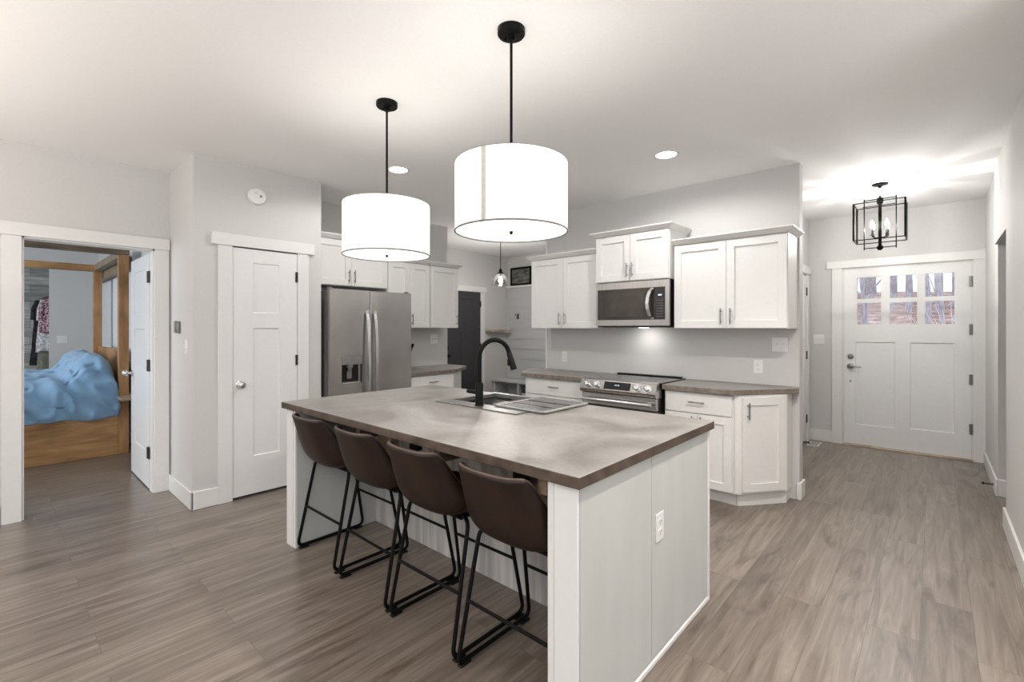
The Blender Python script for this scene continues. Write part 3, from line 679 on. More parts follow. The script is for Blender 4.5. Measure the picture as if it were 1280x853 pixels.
# faucet
fc = thing('kitchen_faucet', 'tall matte black gooseneck faucet on the island sink', 'faucet', (-2.06, 1.985, .92))
M().lathe([(.029, 0), (.029, .004), (.024, .01), (.024, .13), (.02, .136), (.016, .14)], (0, 0, 0), 24).build('base', BLACK, fc)
d_ = Vector((.10, .19, 0)); L_ = .205; u_ = d_.normalized()
arc = [Vector((0, 0, .13)), Vector((0, 0, .28))]
for k in range(1, 15):
    a = math.pi*k/14*.93; rr = .098
    arc.append(Vector((0, 0, .29))+u_*(rr-rr*math.cos(a))+Vector((0, 0, rr*1.1*math.sin(a))))
M().tube(arc, .0145, 14).build('spout', BLACK, fc)
e_ = arc[-1]; dn = (arc[-1]-arc[-2]).normalized()
hd = M(); hd.tube([e_-dn*.005, e_+dn*.01, e_+dn*.06, e_+dn*.105], [.015, .018, .019, .021], 16); hd.build('spray_head', BLACKP, fc)
bt = e_+dn*.06-u_*.02; M().box(bt.x-.008, bt.x+.008, bt.y-.008, bt.y+.008, bt.z-.02, bt.z+.02).build('spray_button', BLACKP, fc, bevel=.003)
M().cyl((-.02, .0, .075), (-.085, -.02, .082), .012, 12).cyl((-.060, -.012, .079), (-.060, -.012, .079+.001), .012, 12).build('lever_handle', BLACK, fc)
# roll-up drying mat
dm = thing('drying_rack_mat', 'grey roll-up drying mat over the right of the sink', 'drying mat', (0, 0, .921))
mx0, mx1, my0, my1 = -1.965, -1.585, 2.02, 2.462
rd = M()
n_r = 15
for k in range(n_r):
    y = my0+.02+(my1-my0-.04)*k/(n_r-1)
    if k in (4, 9): continue
    rd.box(mx0+.014, mx1-.014, y-.0095, y+.0095, .002, .009)
rd.build('bars', MATRUB, dm, bevel=.002)
M().box(mx0, mx0+.018, my0, my1, 0, .011).box(mx1-.018, mx1, my0, my1, 0, .011).box(mx0, mx1, my0, my0+.012, 0, .010).box(mx0, mx1, my1-.012, my1, 0, .010).build('silicone_edge', noisy('pale_silicone', (.30, .30, .295), (.34, .34, .33), nscale=20, rough=.5), dm, bevel=.003)

# ------------------------------------------------------------------ stools
def shell_surface():
    prof = [(.215, .600), (.16, .586), (.08, .572), (0, .564), (-.08, .558), (-.145, .560), (-.195, .580), (-.228, .622), (-.252, .68), (-.272, .745), (-.292, .81), (-.308, .862)]
    hw = [.165, .195, .212, .220, .226, .228, .226, .220, .208, .193, .179, .167]
    wing = [.012, .035, .065, .085, .100, .115, .120, .112, .098, .080, .064, .052]
    n = len(prof); K = 12; v = []; f = []
    for i, (y, z) in enumerate(prof):
        a = Vector(prof[min(i+1, n-1)])-Vector(prof[max(i-1, 0)]); a.normalize(); nrm = Vector((a.y, -a.x)) if True else None   # inward: up over the seat, forward on the back
        if nrm.x < -.001: nrm = -nrm
        if i < 5: nrm = Vector((0, 1))
        for k in range(K+1):
            u = -1+2*k/K; w_ = wing[i]*abs(u)**2.8; zz = z+nrm.y*w_; yy = y+nrm.x*w_
            if i == n-1: zz -= .014*abs(u)**6
            if i == 0: yy -= .03*abs(u)**3
            v.append((hw[i]*math.sin(u*math.pi/2*.92)/math.sin(math.pi/2*.92), yy, zz))
    for i in range(n-1):
        for k in range(K): a = i*(K+1)+k; f.append((a, a+1, a+K+2, a+K+1))
    edge = [i*(K+1) for i in range(n)]+[(n-1)*(K+1)+k for k in range(1, K+1)]+[i*(K+1)+K for i in range(n-2, -1, -1)]+list(range(K-1, 0, -1))
    return v, f, [v[i] for i in edge]
def make_stool(label, x, y, rz=0):
    t = thing('bar_stool', label, 'bar stool', (x, y, 0), rz, 'brown leather stools along the island')
    v, f, edge = shell_surface()
    M().add(v, f).build('seat_shell', LEATHER, t, sub=2, solid=.022, soff=0)
    M().tube(edge, .0062, 8, closed=True).build('piping', PIPING, t, sub=1)
    st = M()
    st.tube([(-.17, -.205, .67), (-.09, -.208, .655), (0, -.209, .652), (.09, -.208, .655), (.17, -.205, .67)], .0015, 6); 
    for s in (-1, 1):
        p = [(s*.11, -.08, .548), (s*.208, -.118, .553), (s*.2275, -.228, .0175), (s*.2275, .228, .0175), (s*.195, .13, .552), (s*.11, .10, .556)]
        M().tube(rnd(p, .045, 6), .0095, 10).build('leg_frame', BLACK, t)
    for yy, zz in ((-.181, .265), (.186, .275)):
        M().cyl((-.212, yy, zz), (.212, yy, zz), .0075, 10).build('footrest_bar', BLACK, t)
    M().box(-.15, .15, -.11, .11, .536, .548).build('seat_plate', BLACK, t, bevel=.002)
    for s in (-1, 1):
        for q in (-1, 1):
            M().box(s*.2275-.012, s*.2275+.012, q*.19-.03, q*.19+.03, 0, .011).build('foot_pad', BLACKP, t, bevel=.004)
    return t
s0 = make_stool('brown leather bar stool at the far pantry end of the island', -2.745, 1.51, R(.3))
for x, y, rz, lb in ((-2.215, 1.505, -.5, 'brown leather bar stool, second from the pantry end of the island'), (-1.712, 1.50, .4, 'brown leather bar stool, third from the pantry end of the island'), (-1.215, 1.495, 0, 'brown leather bar stool nearest the white outlet end of the island')):
    c = copy_tree(s0); c.location = (x, y, 0); c.rotation_euler = (0, 0, R(rz)); c['label'] = lb

# ------------------------------------------------------------------ refrigerator
fg = thing('refrigerator', 'stainless side-by-side refrigerator with ice dispenser', 'refrigerator', (-4.10, 2.06, 0), F90)
FW, FH = .90, 1.755
M().box(.006, FW-.006, .075, .68, .02, FH-.012).build('cabinet_body', noisy('fridge_side_grey', (.16, .155, .15), (.18, .175, .17), nscale=20, rough=.5), fg, bevel=.004)
M().box(.02, FW-.02, .04, .10, .0, .07).build('kick_grille', BLACKP, fg)
sp = .408
def fdoor(x0, x1, holes):
    mb = M(); panel(mb, x1-x0, FH-.075, .065, holes, x=x0, z=.075, y=0, depth=.05, slope=.002); return mb
dl = fdoor(.0, sp-.003, [(.115, .325, .865-.075, 1.125-.075, 'p')]).build('freezer_door', STEEL, fg)
M().box(sp-.004, sp+.004, .012, .072, .08, FH-.005).build('gap_shade_strip', BLACKP, fg)  # dark strip added for the shade in the gap between the doors
M().box(sp+.003, FW, 0, .065, .075, FH).build('fridge_door', STEEL, fg, bevel=.008, seg=3)
M().box(.117, .323, -.004, .006, 1.045, 1.122).build('dispenser_panel', noisy('dispenser_grey', (.30, .29, .28), (.34, .33, .32), nscale=20, rough=.3, metal=.8), dl, bevel=.002)
M().box(.125, .315, .003, .046, .868, .878).build('drip_tray', CHROME, dl, bevel=.002)
M().box(.13, .31, .047, .0485, .88, 1.04).build('dispenser_back', BLACKP, dl)
M().lathe([(.03, 1.045), (.03, 1.02), (.018, 1.005), (.016, .985)], (.21, .026, 0), 16).box(.185, .235, .034, .042, .91, .985).build('dispenser_nozzle', GREYPL, dl, bevel=.001)
for hx, d0 in ((sp-.04, dl), (sp+.042, None)):
    pts = []
    for k in range(13):
        t_ = k/12; pts.append((hx, -.022-.045*math.sin(math.pi*t_)**.6, .50+1.06*t_))
    hm = M()
    for i in range(12):
        a, b = pts[i], pts[i+1]
        hm.add([(hx-.014, a[1], a[2]), (hx+.014, a[1], a[2]), (hx+.014, b[1], b[2]), (hx-.014, b[1], b[2]), (hx-.014, a[1]+.014, a[2]), (hx+.014, a[1]+.014, a[2]), (hx+.014, b[1]+.014, b[2]), (hx-.014, b[1]+.014, b[2])],
               [(0, 1, 2, 3), (7, 6, 5, 4), (1, 5, 6, 2), (4, 0, 3, 7)])
    for z in (.50, 1.53): hm.box(hx-.012, hx+.012, -.03, .002, z, z+.03)
    hm.build('door_handle', HANDLE, fg, ang=50)
M().box(.0, .03, .01, .06, FH, FH+.015).box(FW-.06, FW-.03, .01, .06, FH, FH+.015).build('hinge_cap', GREYPL, fg, bevel=.003)

# black utensil handles seen past the fridge, on the side counter
ut = thing('utensil_crock', 'dark crock of black utensils half hidden by the refrigerator', 'utensil crock', (-4.50, 3.17, .914))
M().lathe([(.05, 0), (.055, .01), (.058, .15), (.054, .155), (.05, .15), (.047, .02), (.002, .018)], (0, 0, 0), 24).build('crock', BLACKP, ut)
for dx, dy, hh in ((.02, .03, .30), (-.02, .01, .27), (.0, -.03, .29)):
    M().tube([(dx*.5, dy*.5, .02), (dx*1.8, dy*1.8, hh-.06)], .005, 8).tube([(dx*1.8, dy*1.8, hh-.06), (dx*2.1, dy*2.1, hh-.02), (dx*2.2, dy*2.2, hh)], [.006, .018, .010], 10).build('utensil', BLACKP, ut)

# ------------------------------------------------------------------ range
RX0, RX1, RY = -2.470, -1.722, 3.735
rg = thing('kitchen_range', 'stainless slide-in range with front knobs and black glass door', 'range', (RX0, RY, 0))
RW = RX1-RX0
M().box(.004, RW-.004, .03, .60, .02, .905).build('range_body', BLACKP, rg, bevel=.003)
M().box(.0, RW, .03, .60, .905, .922).build('cooktop', BLKGLASS, rg, bevel=.003)
M().box(.04, RW-.04, .575, .625, .922, .932).build('rear_vent', BLACKP, rg, bevel=.002)
BRN = noisy('burner_ring', (.05, .05, .052), (.07, .07, .072), nscale=10, rough=.2)
for x, y, r in ((.19, .19, .10), (.56, .19, .085), (.19, .44, .075), (.56, .44, .10)):
    M().lathe([(r, .9222), (r, .9227), (r-.004, .9227), (r-.004, .9222)], (x, y, 0), 40, cap=False).build('burner_ring', BRN, rg)
cp = M(); prof = [(-.045, .815), (-.050, .835), (-.012, .918), (.03, .926), (.06, .926), (.06, .80), (-.03, .80)]
n = len(prof); cp.add([(0, y, z) for y, z in prof]+[(RW, y, z) for y, z in prof], [tuple(range(n)), tuple(range(2*n-1, n-1, -1))]+[(i, n+i, n+(i+1) % n, (i+1) % n)[::-1] for i in range(n)])
cpo = cp.build('control_panel', STEELH, rg, bevel=.002)
sa = math.atan2(.038, .083)   # panel leans back
def onpanel(x, s):  # s 0..1 up the slanted face
    return Vector((x, -.050+.038*s, .835+.083*s))
nrm = Vector((0, -math.cos(sa), math.sin(sa)))
for x in (.075, .175, RW-.175, RW-.075):
    p = onpanel(x, .45); mb = M()
    mb.tube([p, p+nrm*.006], [.033, .033], 24); mb.tube([p+nrm*.006, p+nrm*.036, p+nrm*.040], [.026, .024, .019], 24)
    k = mb.build('knob', HANDLE, rg, ang=45)
a, b = onpanel(.245, .12), onpanel(.50, .88)
ds = M(); q = nrm*.0015
ds.add([Vector((.25, a.y, a.z))+q, Vector((.51, a.y, a.z))+q, Vector((.51, b.y, b.z))+q, Vector((.25, b.y, b.z))+q, Vector((.25, a.y, a.z))-q, Vector((.51, a.y, a.z))-q, Vector((.51, b.y, b.z))-q, Vector((.25, b.y, b.z))-q],
       [(0, 1, 2, 3), (0, 4, 5, 1), (1, 5, 6, 2), (2, 6, 7, 3), (3, 7, 4, 0)]); dso = ds.build('display', BLKGLASS, rg)
DIG = mat('display_digits', (.6, .7, .8), .4, emit=(.6, .8, 1), es=.8)
dg = M()
for x in (.362, .372, .388, .398):
    p = onpanel(x, .55)+nrm*.0022; dg.tube([p-Vector((0, 0, .006)), p+Vector((0, .002, .006))], .0022, 6)
dg.build('display_digits', DIG, dso)
M().box(.006, RW-.006, -.02, .03, .69, .795).build('oven_door_rail', STEELH, rg, bevel=.004)
M().box(.006, RW-.006, -.015, .03, .25, .689).build('oven_door', BLKGLASS, rg, bevel=.004)
M().box(.006, RW-.006, -.015, .03, .06, .245).build('warming_drawer', STEELH, rg, bevel=.004)
hb = M().tube([(.03, -.065, .742), (RW-.03, -.065, .742)], .016, 14).box(.05, .08, -.06, -.015, .727, .757).box(RW-.08, RW-.05, -.06, -.015, .727, .757); hb.build('oven_handle', HANDLE, rg, bevel=.001)

# ------------------------------------------------------------------ microwave
MX0, MX1, MY = -2.462, -1.722, 3.955
mw = thing('microwave', 'stainless over-the-range microwave under the raised cabinet', 'microwave', (MX0, MY, 0))
MW = MX1-MX0
M().box(.004, MW-.004, .03, .41, 1.402, 1.826).build('case', BLACKP, mw, bevel=.003)
f_ = M(); panel(f_, MW, .408, .03, [(.020, MW-.035, .054, .345, 'g')], x=0, z=1.413, y=0); f_.build('front_frame', STEELH, mw)
M().box(.018, .60, .004, .03, 1.466, 1.759).build('door_glass', OVENGL, mw)
M().box(.08, .50, .0025, .004, 1.50, 1.725).build('viewing_window', noisy('dark_mesh_window', (.035, .030, .026), (.075, .062, .052), nscale=4, rough=.16), mw)
M().box(.601, MW-.034, .003, .03, 1.466, 1.759).build('control_strip', BLKGLASS, mw)
kp = M()
for i in range(4):
    for j in range(7): kp.box(.623+.017*i, .634+.017*i, .0015, .0035, 1.49+.024*j, 1.499+.024*j)
kp.build('keypad', noisy('keypad_print', (.10, .10, .105), (.13, .13, .135), nscale=20, rough=.4), mw)
M().box(.640, .672, .001, .0035, 1.682, 1.692).build('clock_display', DIG, mw)
pts = [(.590, -.012, 1.748), (.575, -.035, 1.72), (.562, -.05, 1.66), (.558, -.053, 1.61), (.562, -.05, 1.56), (.575, -.035, 1.50), (.590, -.012, 1.475)]
hm = M()
for i in range(6):
    a, b = pts[i], pts[i+1]
    hm.add([(a[0]-.015, a[1], a[2]), (a[0]+.015, a[1], a[2]), (b[0]+.015, b[1], b[2]), (b[0]-.015, b[1], b[2]), (a[0]-.015, a[1]+.012, a[2]), (a[0]+.015, a[1]+.012, a[2]), (b[0]+.015, b[1]+.012, b[2]), (b[0]-.015, b[1]+.012, b[2])],
           [(3, 2, 1, 0), (4, 5, 6, 7), (2, 6, 5, 1), (7, 3, 0, 4)])
hm.box(.578, .602, -.014, .004, 1.735, 1.752).box(.578, .602, -.014, .004, 1.473, 1.49); hm.build('door_handle', HANDLE, mw, ang=50)
M().box(.05, MW-.05, .06, .36, 1.396, 1.402).build('underside_vent', GREYPL, mw)
LAMPW = mat('task_light_lens', (1, 1, 1), .4, emit=(1, .95, .88), es=4)
M().box(.33, .41, .24, .30, 1.392, 1.396).build('task_light', LAMPW, mw)
area('range_task_light', (MX0+.37, 4.18, 1.388), (R(14), 0, 0), .10, .06, .9, (1, .97, .93))

# ------------------------------------------------------------------ lamps
def pendant(x, y, label, seam=None):
    t = thing('pendant_lamp', label, 'pendant lamp', (x, y, 0), 0, 'drum pendants over the island')
    M().lathe([(.062, CEIL), (.062, CEIL-.022), (.058, CEIL-.027), (.003, CEIL-.028)], (0, 0, 0), 32).cyl((.035, 0, CEIL-.027), (.035, 0, CEIL-.034), .006, 8).cyl((-.035, 0, CEIL-.027), (-.035, 0, CEIL-.034), .006, 8).build('canopy', BLACK, t)
    M().cyl((0, 0, 2.05), (0, 0, CEIL-.02), .0065, 10).lathe([(.016, CEIL-.05), (.016, CEIL-.028)], n=16).build('rod', BLACK, t)
    zb, zt, r = 1.822, 2.122, .250
    M().lathe([(r, zb), (r, zt)], n=96, cap=False).build('shade', SHADE, t, solid=.003)
    for z in (zb, zt): M().tube([(math.cos(a*math.pi/48)*(r+.001), math.sin(a*math.pi/48)*(r+.001), z) for a in range(96)], .004 if z == zb else .0018, 6, closed=True).build('shade_rim', SHRIM, t)
    M().lathe([(r-.006, zb+.004), (r-.006, zb+.010)], n=64).build('diffuser', DIFF, t)
    sp_ = M()
    for a in (0, 120, 240): sp_.cyl((0, 0, zt-.03), (math.cos(R(a))*r, math.sin(R(a))*r, zt-.005), .0025, 6)
    sp_.build('spider', BLACK, t)
    M().lathe([(.018, 2.06), (.018, 2.02), (.006, 2.015)], n=16).build('socket', BLACK, t)
    M().lathe([(.008, zb+.003), (.008, zb-.006), (.003, zb-.012)], n=12).build('finial', BLACK, t)
    if seam is not None:
        a = R(seam); M().box(-.010, .010, -.0008, .0008, zb+.003, zt-.002, Matrix.Translation((math.cos(a)*(r+.003), math.sin(a)*(r+.003), 0)) @ Matrix.Rotation(a+F90, 4, 'Z')).build('seam_tape', SEAM, t)
    o = point('pendant_bulb', (x, y, 1.88), 2.2, (1, .95, .88), .05)
    return t
p1 = pendant(-1.409, 1.556, 'larger-looking white drum pendant hanging over the outlet end of the island', seam=-74)
p2 = pendant(-2.415, 1.566, 'white drum pendant hanging over the pantry end of the island')

def can(x, y, label):
    t = thing('recessed_light', label, 'recessed light', (x, y, CEIL), 0, 'recessed ceiling lights')
    M().lathe([(.096, 0), (.096, -.004), (.078, -.006), (.074, .0)], n=40, cap=False).build('trim_ring', TRIM, t)
    M().lathe([(.074, -.003), (.074, -.001)], n=40).build('lens', CANGLOW, t)
    spot('can_beam', (x, y, CEIL-.02), 34, (1, .97, .94), 172, .35, r=.05)
can(-3.36, 2.29, 'round recessed ceiling light behind the farther pendant rod')
can(-1.535, 3.475, 'round recessed ceiling light in front of the wide wall cabinet')

# smoke detector on pantry wall
sd = thing('smoke_detector', 'round white smoke detector above the pantry door', 'smoke detector', (-4.20, 1.472, 2.487), F90)
M().lathe([(.07, 0), (.07, -.018), (.062, -.032), (.03, -.038), (.002, -.038)], n=40, axis='y').build('housing', PLASTIC, sd)
M().lathe([(.009, -.038), (.009, -.041), (.001, -.041)], (.02, 0, .0), 16, 'y').lathe([(.004, -.037), (.004, -.040), (.001, -.040)], (-.02, 0, .02), 10, 'y').build('test_button', GREYPL, sd)

# entry lantern
ln = thing('lantern_chandelier', 'black open-cage lantern hanging in the entry', 'chandelier', (-.375, 5.51, 0), 0)
M().lathe([(.062, CEIL), (.060, CEIL-.014), (.02, CEIL-.02), (.008, CEIL-.04)], n=28).build('canopy', BLACK, ln)
chn = M()
for k in range(3):
    z = CEIL-.055-.024*k; ph = k % 2
    chn.tube([((math.cos(a*math.pi/6)*.010 if not ph else 0), (math.cos(a*math.pi/6)*.010 if ph else 0), z+math.sin(a*math.pi/6)*.017) for a in range(12)], .0025, 6, closed=True)
chn.build('chain', NICKEL, ln)
col = M().cyl((0, 0, 2.13), (0, 0, 2.585), .013, 12).lathe([(.022, 2.60), (.026, 2.57), (.022, 2.545)], n=16).lathe([(.012, 2.115), (.024, 2.13), (.022, 2.155)], n=16).cyl((0, 0, 2.585), (0, 0, 2.62), .006, 8); col.build('centre_post', BLACK, ln)
cg = M(); W2, D2 = .185, .13; zt, zb = 2.545, 2.205
for sx in (-1, 1):
    for sy in (-1, 1): cg.box(sx*W2-.007, sx*W2+.007, sy*D2-.018, sy*D2+.018, zb, zt)
for z in (zb, zt):
    for sy in (-1, 1): cg.box(-W2, W2, sy*D2-.004, sy*D2+.004, z-.004, z+.004)
    for sx in (-1, 1): cg.box(sx*W2-.004, sx*W2+.004, -D2, D2, z-.004, z+.004)
cg.build('outer_cage', BLACK, ln)
ig = M(); W3 = .117
for sx in (-1, 1): ig.box(sx*W3-.0045, sx*W3+.0045, -.0045, .0045, 2.125, 2.605)
for z in (2.14, 2.59): ig.box(-W3, W3, -.004, .004, z-.004, z+.004)
for z in (2.165, 2.50): ig.box(-W3, W3, -D2-.02, -D2-.012, z-.003, z+.003)
ig.build('inner_frame', BLACK, ln)
for k in range(4):
    a = R(45+90*k); dx, dy = math.cos(a)*.075, math.sin(a)*.075
    arm = M().tube(rnd([(0, 0, 2.235), (dx*.7, dy*.7, 2.225), (dx, dy, 2.25)], .02), .005, 8).lathe([(.013, 2.25), (.013, 2.256), (.009, 2.257), (.009, 2.315), (.006, 2.316)], (dx, dy, 0), 12).build('candle_arm', BLACK, ln)
    M().lathe([(.005, 2.316), (.013, 2.33), (.015, 2.345), (.010, 2.372), (.002, 2.392)], (dx, dy, 0), 12).build('bulb', BULB, arm)
    point('lantern_bulb', (-.375+dx*1.55, 5.51+dy*1.55, 2.325), 7.5, (1, .97, .93), .006)

# mudroom pendant
mp_ = thing('glass_pendant', 'small smoky glass pendant hanging in the mudroom', 'pendant lamp', (-4.75, 5.01, 0))
M().lathe([(.055, CEIL), (.053, CEIL-.02), (.01, CEIL-.025)], n=24).build('canopy', BLACK, mp_)
M().cyl((0, 0, 2.25), (0, 0, CEIL-.02), .005, 8).build('rod', BLACK, mp_)
M().lathe([(.008, 2.27), (.022, 2.25), (.024, 2.22), (.045, 2.205), (.048, 2.19)], n=20).build('socket', BLACK, mp_)
M().lathe([(.046, 2.19), (.075, 2.165), (.105, 2.125), (.128, 2.075), (.135, 2.03), (.133, 2.028)], n=48, cap=False).build('glass_shade', SMOKE, mp_)
M().lathe([(.012, 2.19), (.016, 2.15), (.030, 2.10), (.026, 2.07), (.003, 2.055)], n=20).build('bulb', BULB, mp_)
point('mudroom_bulb', (-4.75, 5.01, 1.99), 26, (1, .95, .9), .03)

# ------------------------------------------------------------------ mudroom furniture
sh_ = M(); z = .45
while z < 2.10:
    z2 = min(z+.182, 2.14); sh_.box(-5.99, -3.6, 6.534, 6.548, z+.003, z2-.003); z += .184
sh_.box(-5.99, -3.6, 6.545, 6.549, .44, 2.15)
ht = thing('hall_tree', 'grey shiplap hall tree with cubby bench in the mudroom', 'hall tree', (0, 0, 0))
sh_.build('shiplap_back', GREYSHIP, ht)
M().box(-6.005, -3.6, 6.48, 6.549, 2.145, 2.18).build('top_ledge', TRIM, ht, bevel=.003)
M().box(-6.02, -3.6, 6.12, 6.53, .42, .455).build('bench_top', GREYSHIP, ht, bevel=.003)
cb = M()
for x in (-6.0, -5.42, -4.84, -4.26, -3.68): cb.box(x, x+.035, 6.14, 6.53, 0, .42)
cb.box(-6.0, -3.65, 6.5, 6.53, 0, .42).box(-6.0, -3.65, 6.14, 6.53, .0, .06); cb.build('cubby_dividers', GREYSHIP, ht)
BASK = noisy('dark_basket', (.03, .032, .04), (.06, .06, .07), scale=(30, 30, 60), nscale=3, rough=.8)
bk = thing('storage_bin', 'dark storage bin inside the bench cubby', 'bin', (-5.12, 6.33, .06))
M().box(-.23, .23, -.15, .14, 0, .20).build('bin_front', GREYSHIP, bk, bevel=.01)
M().box(-.235, .235, -.155, .145, .20, .30).build('bin_rim', BASK, bk, bevel=.012)
hk = thing('coat_hook', 'small dark double hook on the shiplap', 'hook', (-5.74, 6.534, 1.61))
M().box(-.014, .014, -.006, 0, -.05, .05).tube(rnd([(0, 0, .02), (0, -.06, .0), (0, -.085, .05)], .02), .006, 8).tube(rnd([(0, 0, -.03), (0, -.035, -.05), (0, -.045, -.015)], .015), .006, 8).build('hook_body', HINGE, hk)
pic = thing('framed_picture', 'dark framed landscape picture standing on the hall tree ledge', 'picture', (-5.66, 6.50, 2.18))
fr = M(); panel(fr, .50, .335, .02, [(.035, .465, .035, .30, 'g')], x=-.25); fr.build('frame', BLACK, pic)
PICM = noisy('dim_landscape_print', (.02, .025, .018), (.20, .20, .17), scale=(2, 1, 6), nscale=3, detail=6, rough=.4)
M().box(-.216, .216, .008, .012, .034, .302).build('print', PICM, pic)
s_ = M().box(-6.028, -5.83, 5.95, 6.42, 1.325, 1.362).build('wall_shelf', PALEW, None, bevel=.003); tag(s_, 'small pale wood floating shelf beside the charcoal door', 'shelf')

# ------------------------------------------------------------------ bedroom
bed = thing('canopy_bed', 'honey wood canopy bed with tall posts in the bedroom', 'bed', (0, 0, 0))
HX0, HX1 = -8.70, -6.68
M().box(HX1-.085, HX1, .925, 1.015, 0, 2.205).build('post', BEDV, bed, bevel=.004)
M().box(HX0, HX0+.085, .925, 1.015, 0, 2.175).build('post', BEDV, bed, bevel=.004)
M().box(HX0, HX0+.085, -1.25, -1.16, 0, 2.175).build('post', BEDV, bed, bevel=.004)
M().box(HX1-.085, HX1, -1.25, -1.16, 0, 2.205).build('post', BEDV, bed, bevel=.004)
M().box(HX1-.09, HX1+.004, -1.26, 1.02, 2.205, 2.285).build('canopy_beam', BEAMW, bed, bevel=.003)
M().box(HX0, HX0+.09, -1.26, 1.02, 2.175, 2.265).build('canopy_beam', BEDY, bed, bevel=.003)
M().box(HX0+.09, HX1-.09, .93, 1.01, 2.18, 2.265).build('canopy_beam', BEAMW, bed, bevel=.003)
M().box(HX1-.05, HX1-.012, -1.16, .925, .0, .43).build('side_rail', BEDY, bed, bevel=.003)
M().box(HX0+.012, HX0+.05, -1.16, .925, .0, .43).build('side_rail', BEDY, bed, bevel=.003)
hbm = M()
for i in range(4):
    y_ = .99; x_ = HX0+.085+(HX1-HX0-.17)*i/4; hbm.box(x_+.002, x_+(HX1-HX0-.17)/4-.002, y_-.02, y_+.02, .40, 1.14)
hbm.build('headboard', BEDV, bed, bevel=.003)
M().box(HX0+.06, HX1-.06, -1.14, .93, .36, .66).build('mattress', noisy('mattress_cloth', (.6, .6, .6), (.65, .65, .65), nscale=20, rough=.9), bed, bevel=.05, seg=4)
# duvet
def duvet():
    nU, nV = 120, 150; v = []; f = []
    xa, xb = HX1+.0, HX0+.03
    for j in range(nV+1):
        y = -1.16+2.085*j/nV
        hump = max(0, min(1, (y-.46)/.24)); hump = hump*hump*(3-2*hump)
        endf = max(0, min(1, (.925-y)/.17)); endf = math.sqrt(endf*(2-endf))
        zt = .845+.215*hump
        zt = .62+(zt-.62)*(.15+.85*endf) if y > .755 else zt
        for i in range(nU+1):
            s = i/nU
            drop = .44; topw = xa-xb; total = drop+topw; d = s*total
            if d < drop:
                k = d/drop; zb_ = .425+.012*math.sin(y*6)+.01*math.sin(y*17)
                cr = 1-(1-k)**1.0; z = zb_+(zt-.10-zb_)*k; x = xa+.012+.035*math.sin(math.pi*k)*(1)+.018*math.sin(y*19+k*3)*(1-k)-.02*k*hump
                x -= (k**3)*.03
            else:
                q = (d-drop)/topw; x = xa-.02-q*(topw-.04)
                ed = min(1, q/.16); z = zt-.10+.10*math.sin(ed*math.pi/2); z -= .12*max(0, (q-.88)/.12)**2
                z += .02*hump*math.sin(q*9)
            nz = noise.noise(Vector((x*2.2, y*2.8+z, z*3)))*.030+noise.noise(Vector((x*5+y*4, y*6-x*3, z*7+y*5)))*.022
            fold = .017*math.sin((y*1.6+z*1.9)*16+noise.noise(Vector((x*2, y*2, z*2)))*5)*(1 if d < drop*1.5 else .4)
            cz = .5-abs(noise.noise(Vector((x*3.2+y*2.2+z*2, y*4.5-x*2.6+z*3, z*3-y*2)))); nz += .030*cz**3*8-.012
            v.append((x+(nz+fold if d < drop*1.2 else 0), y, z+(nz+fold*.7 if d > drop*.5 else nz*.3)))
    for j in range(nV):
        for i in range(nU): a = j*(nU+1)+i; f.append((a, a+1, a+nU+2, a+nU+1))
    return M().add(v, f).build('duvet', DUVET, None, solid=.02, ang=180)
tag(duvet(), 'rumpled light blue duvet over pillows on the canopy bed', 'duvet')
sf = M().box(-6.95, -6.30, 1.02, 1.105, .62, .65).box(-6.62, -6.36, .90, 1.03, .62, .65).build('bedside_shelf', PALEW, None, bevel=.003)
tag(sf, 'small pale wood shelf beside the bed post, by the open door', 'shelf')
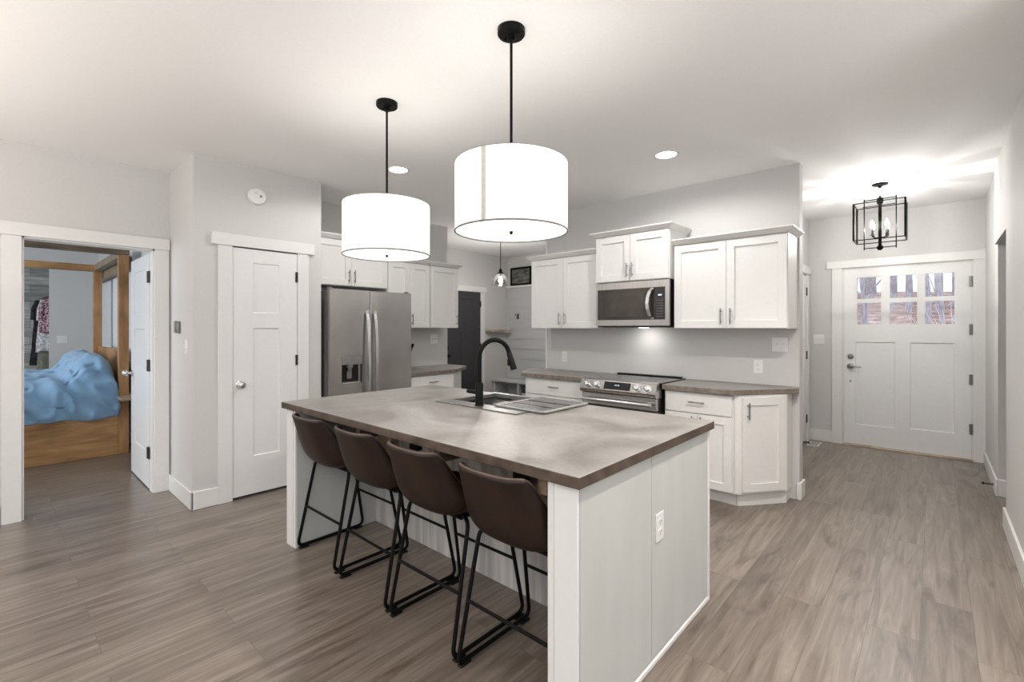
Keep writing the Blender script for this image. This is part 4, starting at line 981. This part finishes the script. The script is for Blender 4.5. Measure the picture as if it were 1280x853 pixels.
# closet clothes
rod = M().cyl((-10.88, .62, 1.93), (-10.02, .62, 1.93), .012, 12).build('closet_rod', NICKEL); tag(rod, 'metal closet rod above the hanging clothes', 'closet rod')
def garment(xg, w_, ztop, zbot, m, label, flare=1.15, seed=0):
    t = thing('hanging_garment', label, 'clothing', (xg, .62, 0), 0, 'clothes hanging in the closet')
    rs = random.Random(seed); nA, nZ = 36, 14; v = []; f = []
    for j in range(nZ+1):
        k = j/nZ; z = ztop-(ztop-zbot)*k
        sh = min(1, .18+k*7)**.6 if k < .13 else 1
        a_ = w_*sh*(1+(flare-1)*k); b_ = .018+.03*k+.01*sh
        for i in range(nA):
            an = 2*math.pi*i/nA; fo = 1+.16*k*math.sin(an*7+seed)+.05*math.sin(an*3+k*5)
            v.append((math.sin(an)*b_*fo+.012*math.sin(k*6+seed), math.cos(an)*a_*fo, z+.02*math.sin(an*2+seed)*k))
    for j in range(nZ):
        for i in range(nA): f.append((j*nA+i, (j+1)*nA+i, (j+1)*nA+(i+1) % nA, j*nA+(i+1) % nA))
    f.append(tuple(range(nA))); f.append(tuple(range((nZ+1)*nA-1, nZ*nA-1, -1)))
    M().add(v, f).build('cloth_body', m, t, ang=80)
    sl = M()
    for s in (-1, 1): sl.tube([(0, s*w_*.75, ztop-.05), (0, s*w_*1.0, ztop-.18), (.005, s*w_*1.08, ztop-.36)], [.03, .032, .028], 12)
    sl.build('sleeve', m, t)
    M().tube([(0, -w_*.8, ztop-.03), (0, 0, ztop+.035), (0, w_*.8, ztop-.03)], .005, 6).tube([(0, 0, ztop+.03), (0, 0, 1.915), (0, .014, 1.935), (0, 0, 1.948), (0, -.016, 1.938)], .0025, 6).build('hanger', NICKEL, t)
    return t
gm = lambda n, a, b, s=18: noisy(n, a, b, nscale=s, rough=.9, lo=.45, hi=.55)
garment(-10.12, .125, 1.87, 1.32, gm('maroon_print', (.16, .02, .05), (.55, .42, .45), 40), 'maroon patterned blouse hanging in front on the closet rod', seed=2)
garment(-10.28, .14, 1.87, 1.02, gm('white_print', (.45, .44, .46), (.75, .74, .75), 30), 'white and grey patterned top hanging behind the maroon blouse', seed=3)
garment(-10.44, .13, 1.87, .50, gm('olive_cloth', (.19, .19, .15), (.25, .25, .20), 12), 'long olive dress reaching lowest in the closet', seed=4)
garment(-10.62, .19, 1.88, .80, gm('black_cloth', (.015, .014, .018), (.04, .035, .04)), 'black jacket, the widest of the closet clothes', seed=1)

# small floor items of the entry
rv = thing('floor_register', 'white floor vent at the left side of the entry', 'floor vent', (-1.07, 6.60, .0))
M().box(-.06, .06, -.14, .14, 0, .006).build('vent_frame', TRIM, rv, bevel=.002)
sl = M(); [sl.box(-.045, .045, -.12+.02*k, -.112+.02*k, .006, .0068) for k in range(13)]; sl.build('vent_slots', GREYPL, rv)
ds_ = thing('door_stop', 'dark spring door stop on the right entry baseboard', 'door stop', (.374, 5.74, .05))
M().tube([(0, 0, 0), (-.055, 0, 0)], .006, 10).lathe([(.014, 0), (.014, -.004), (.006, -.006)], axis='x', n=14).build('stop_rod', HINGE, ds_); M().lathe([(.010, -.055), (.011, -.068), (.006, -.072)], axis='x', n=14).build('rubber_tip', BLACKP, ds_)
ds2 = thing('door_stop', 'dark door stop beside the white floor vent', 'door stop', (-1.154, 6.42, .045))
M().tube([(0, 0, 0), (.05, 0, 0)], .007, 10).build('stop_rod', HINGE, ds2); M().lathe([(.010, .05), (.012, .062), (.006, .066)], axis='x', n=14).build('rubber_tip', BLACKP, ds2)
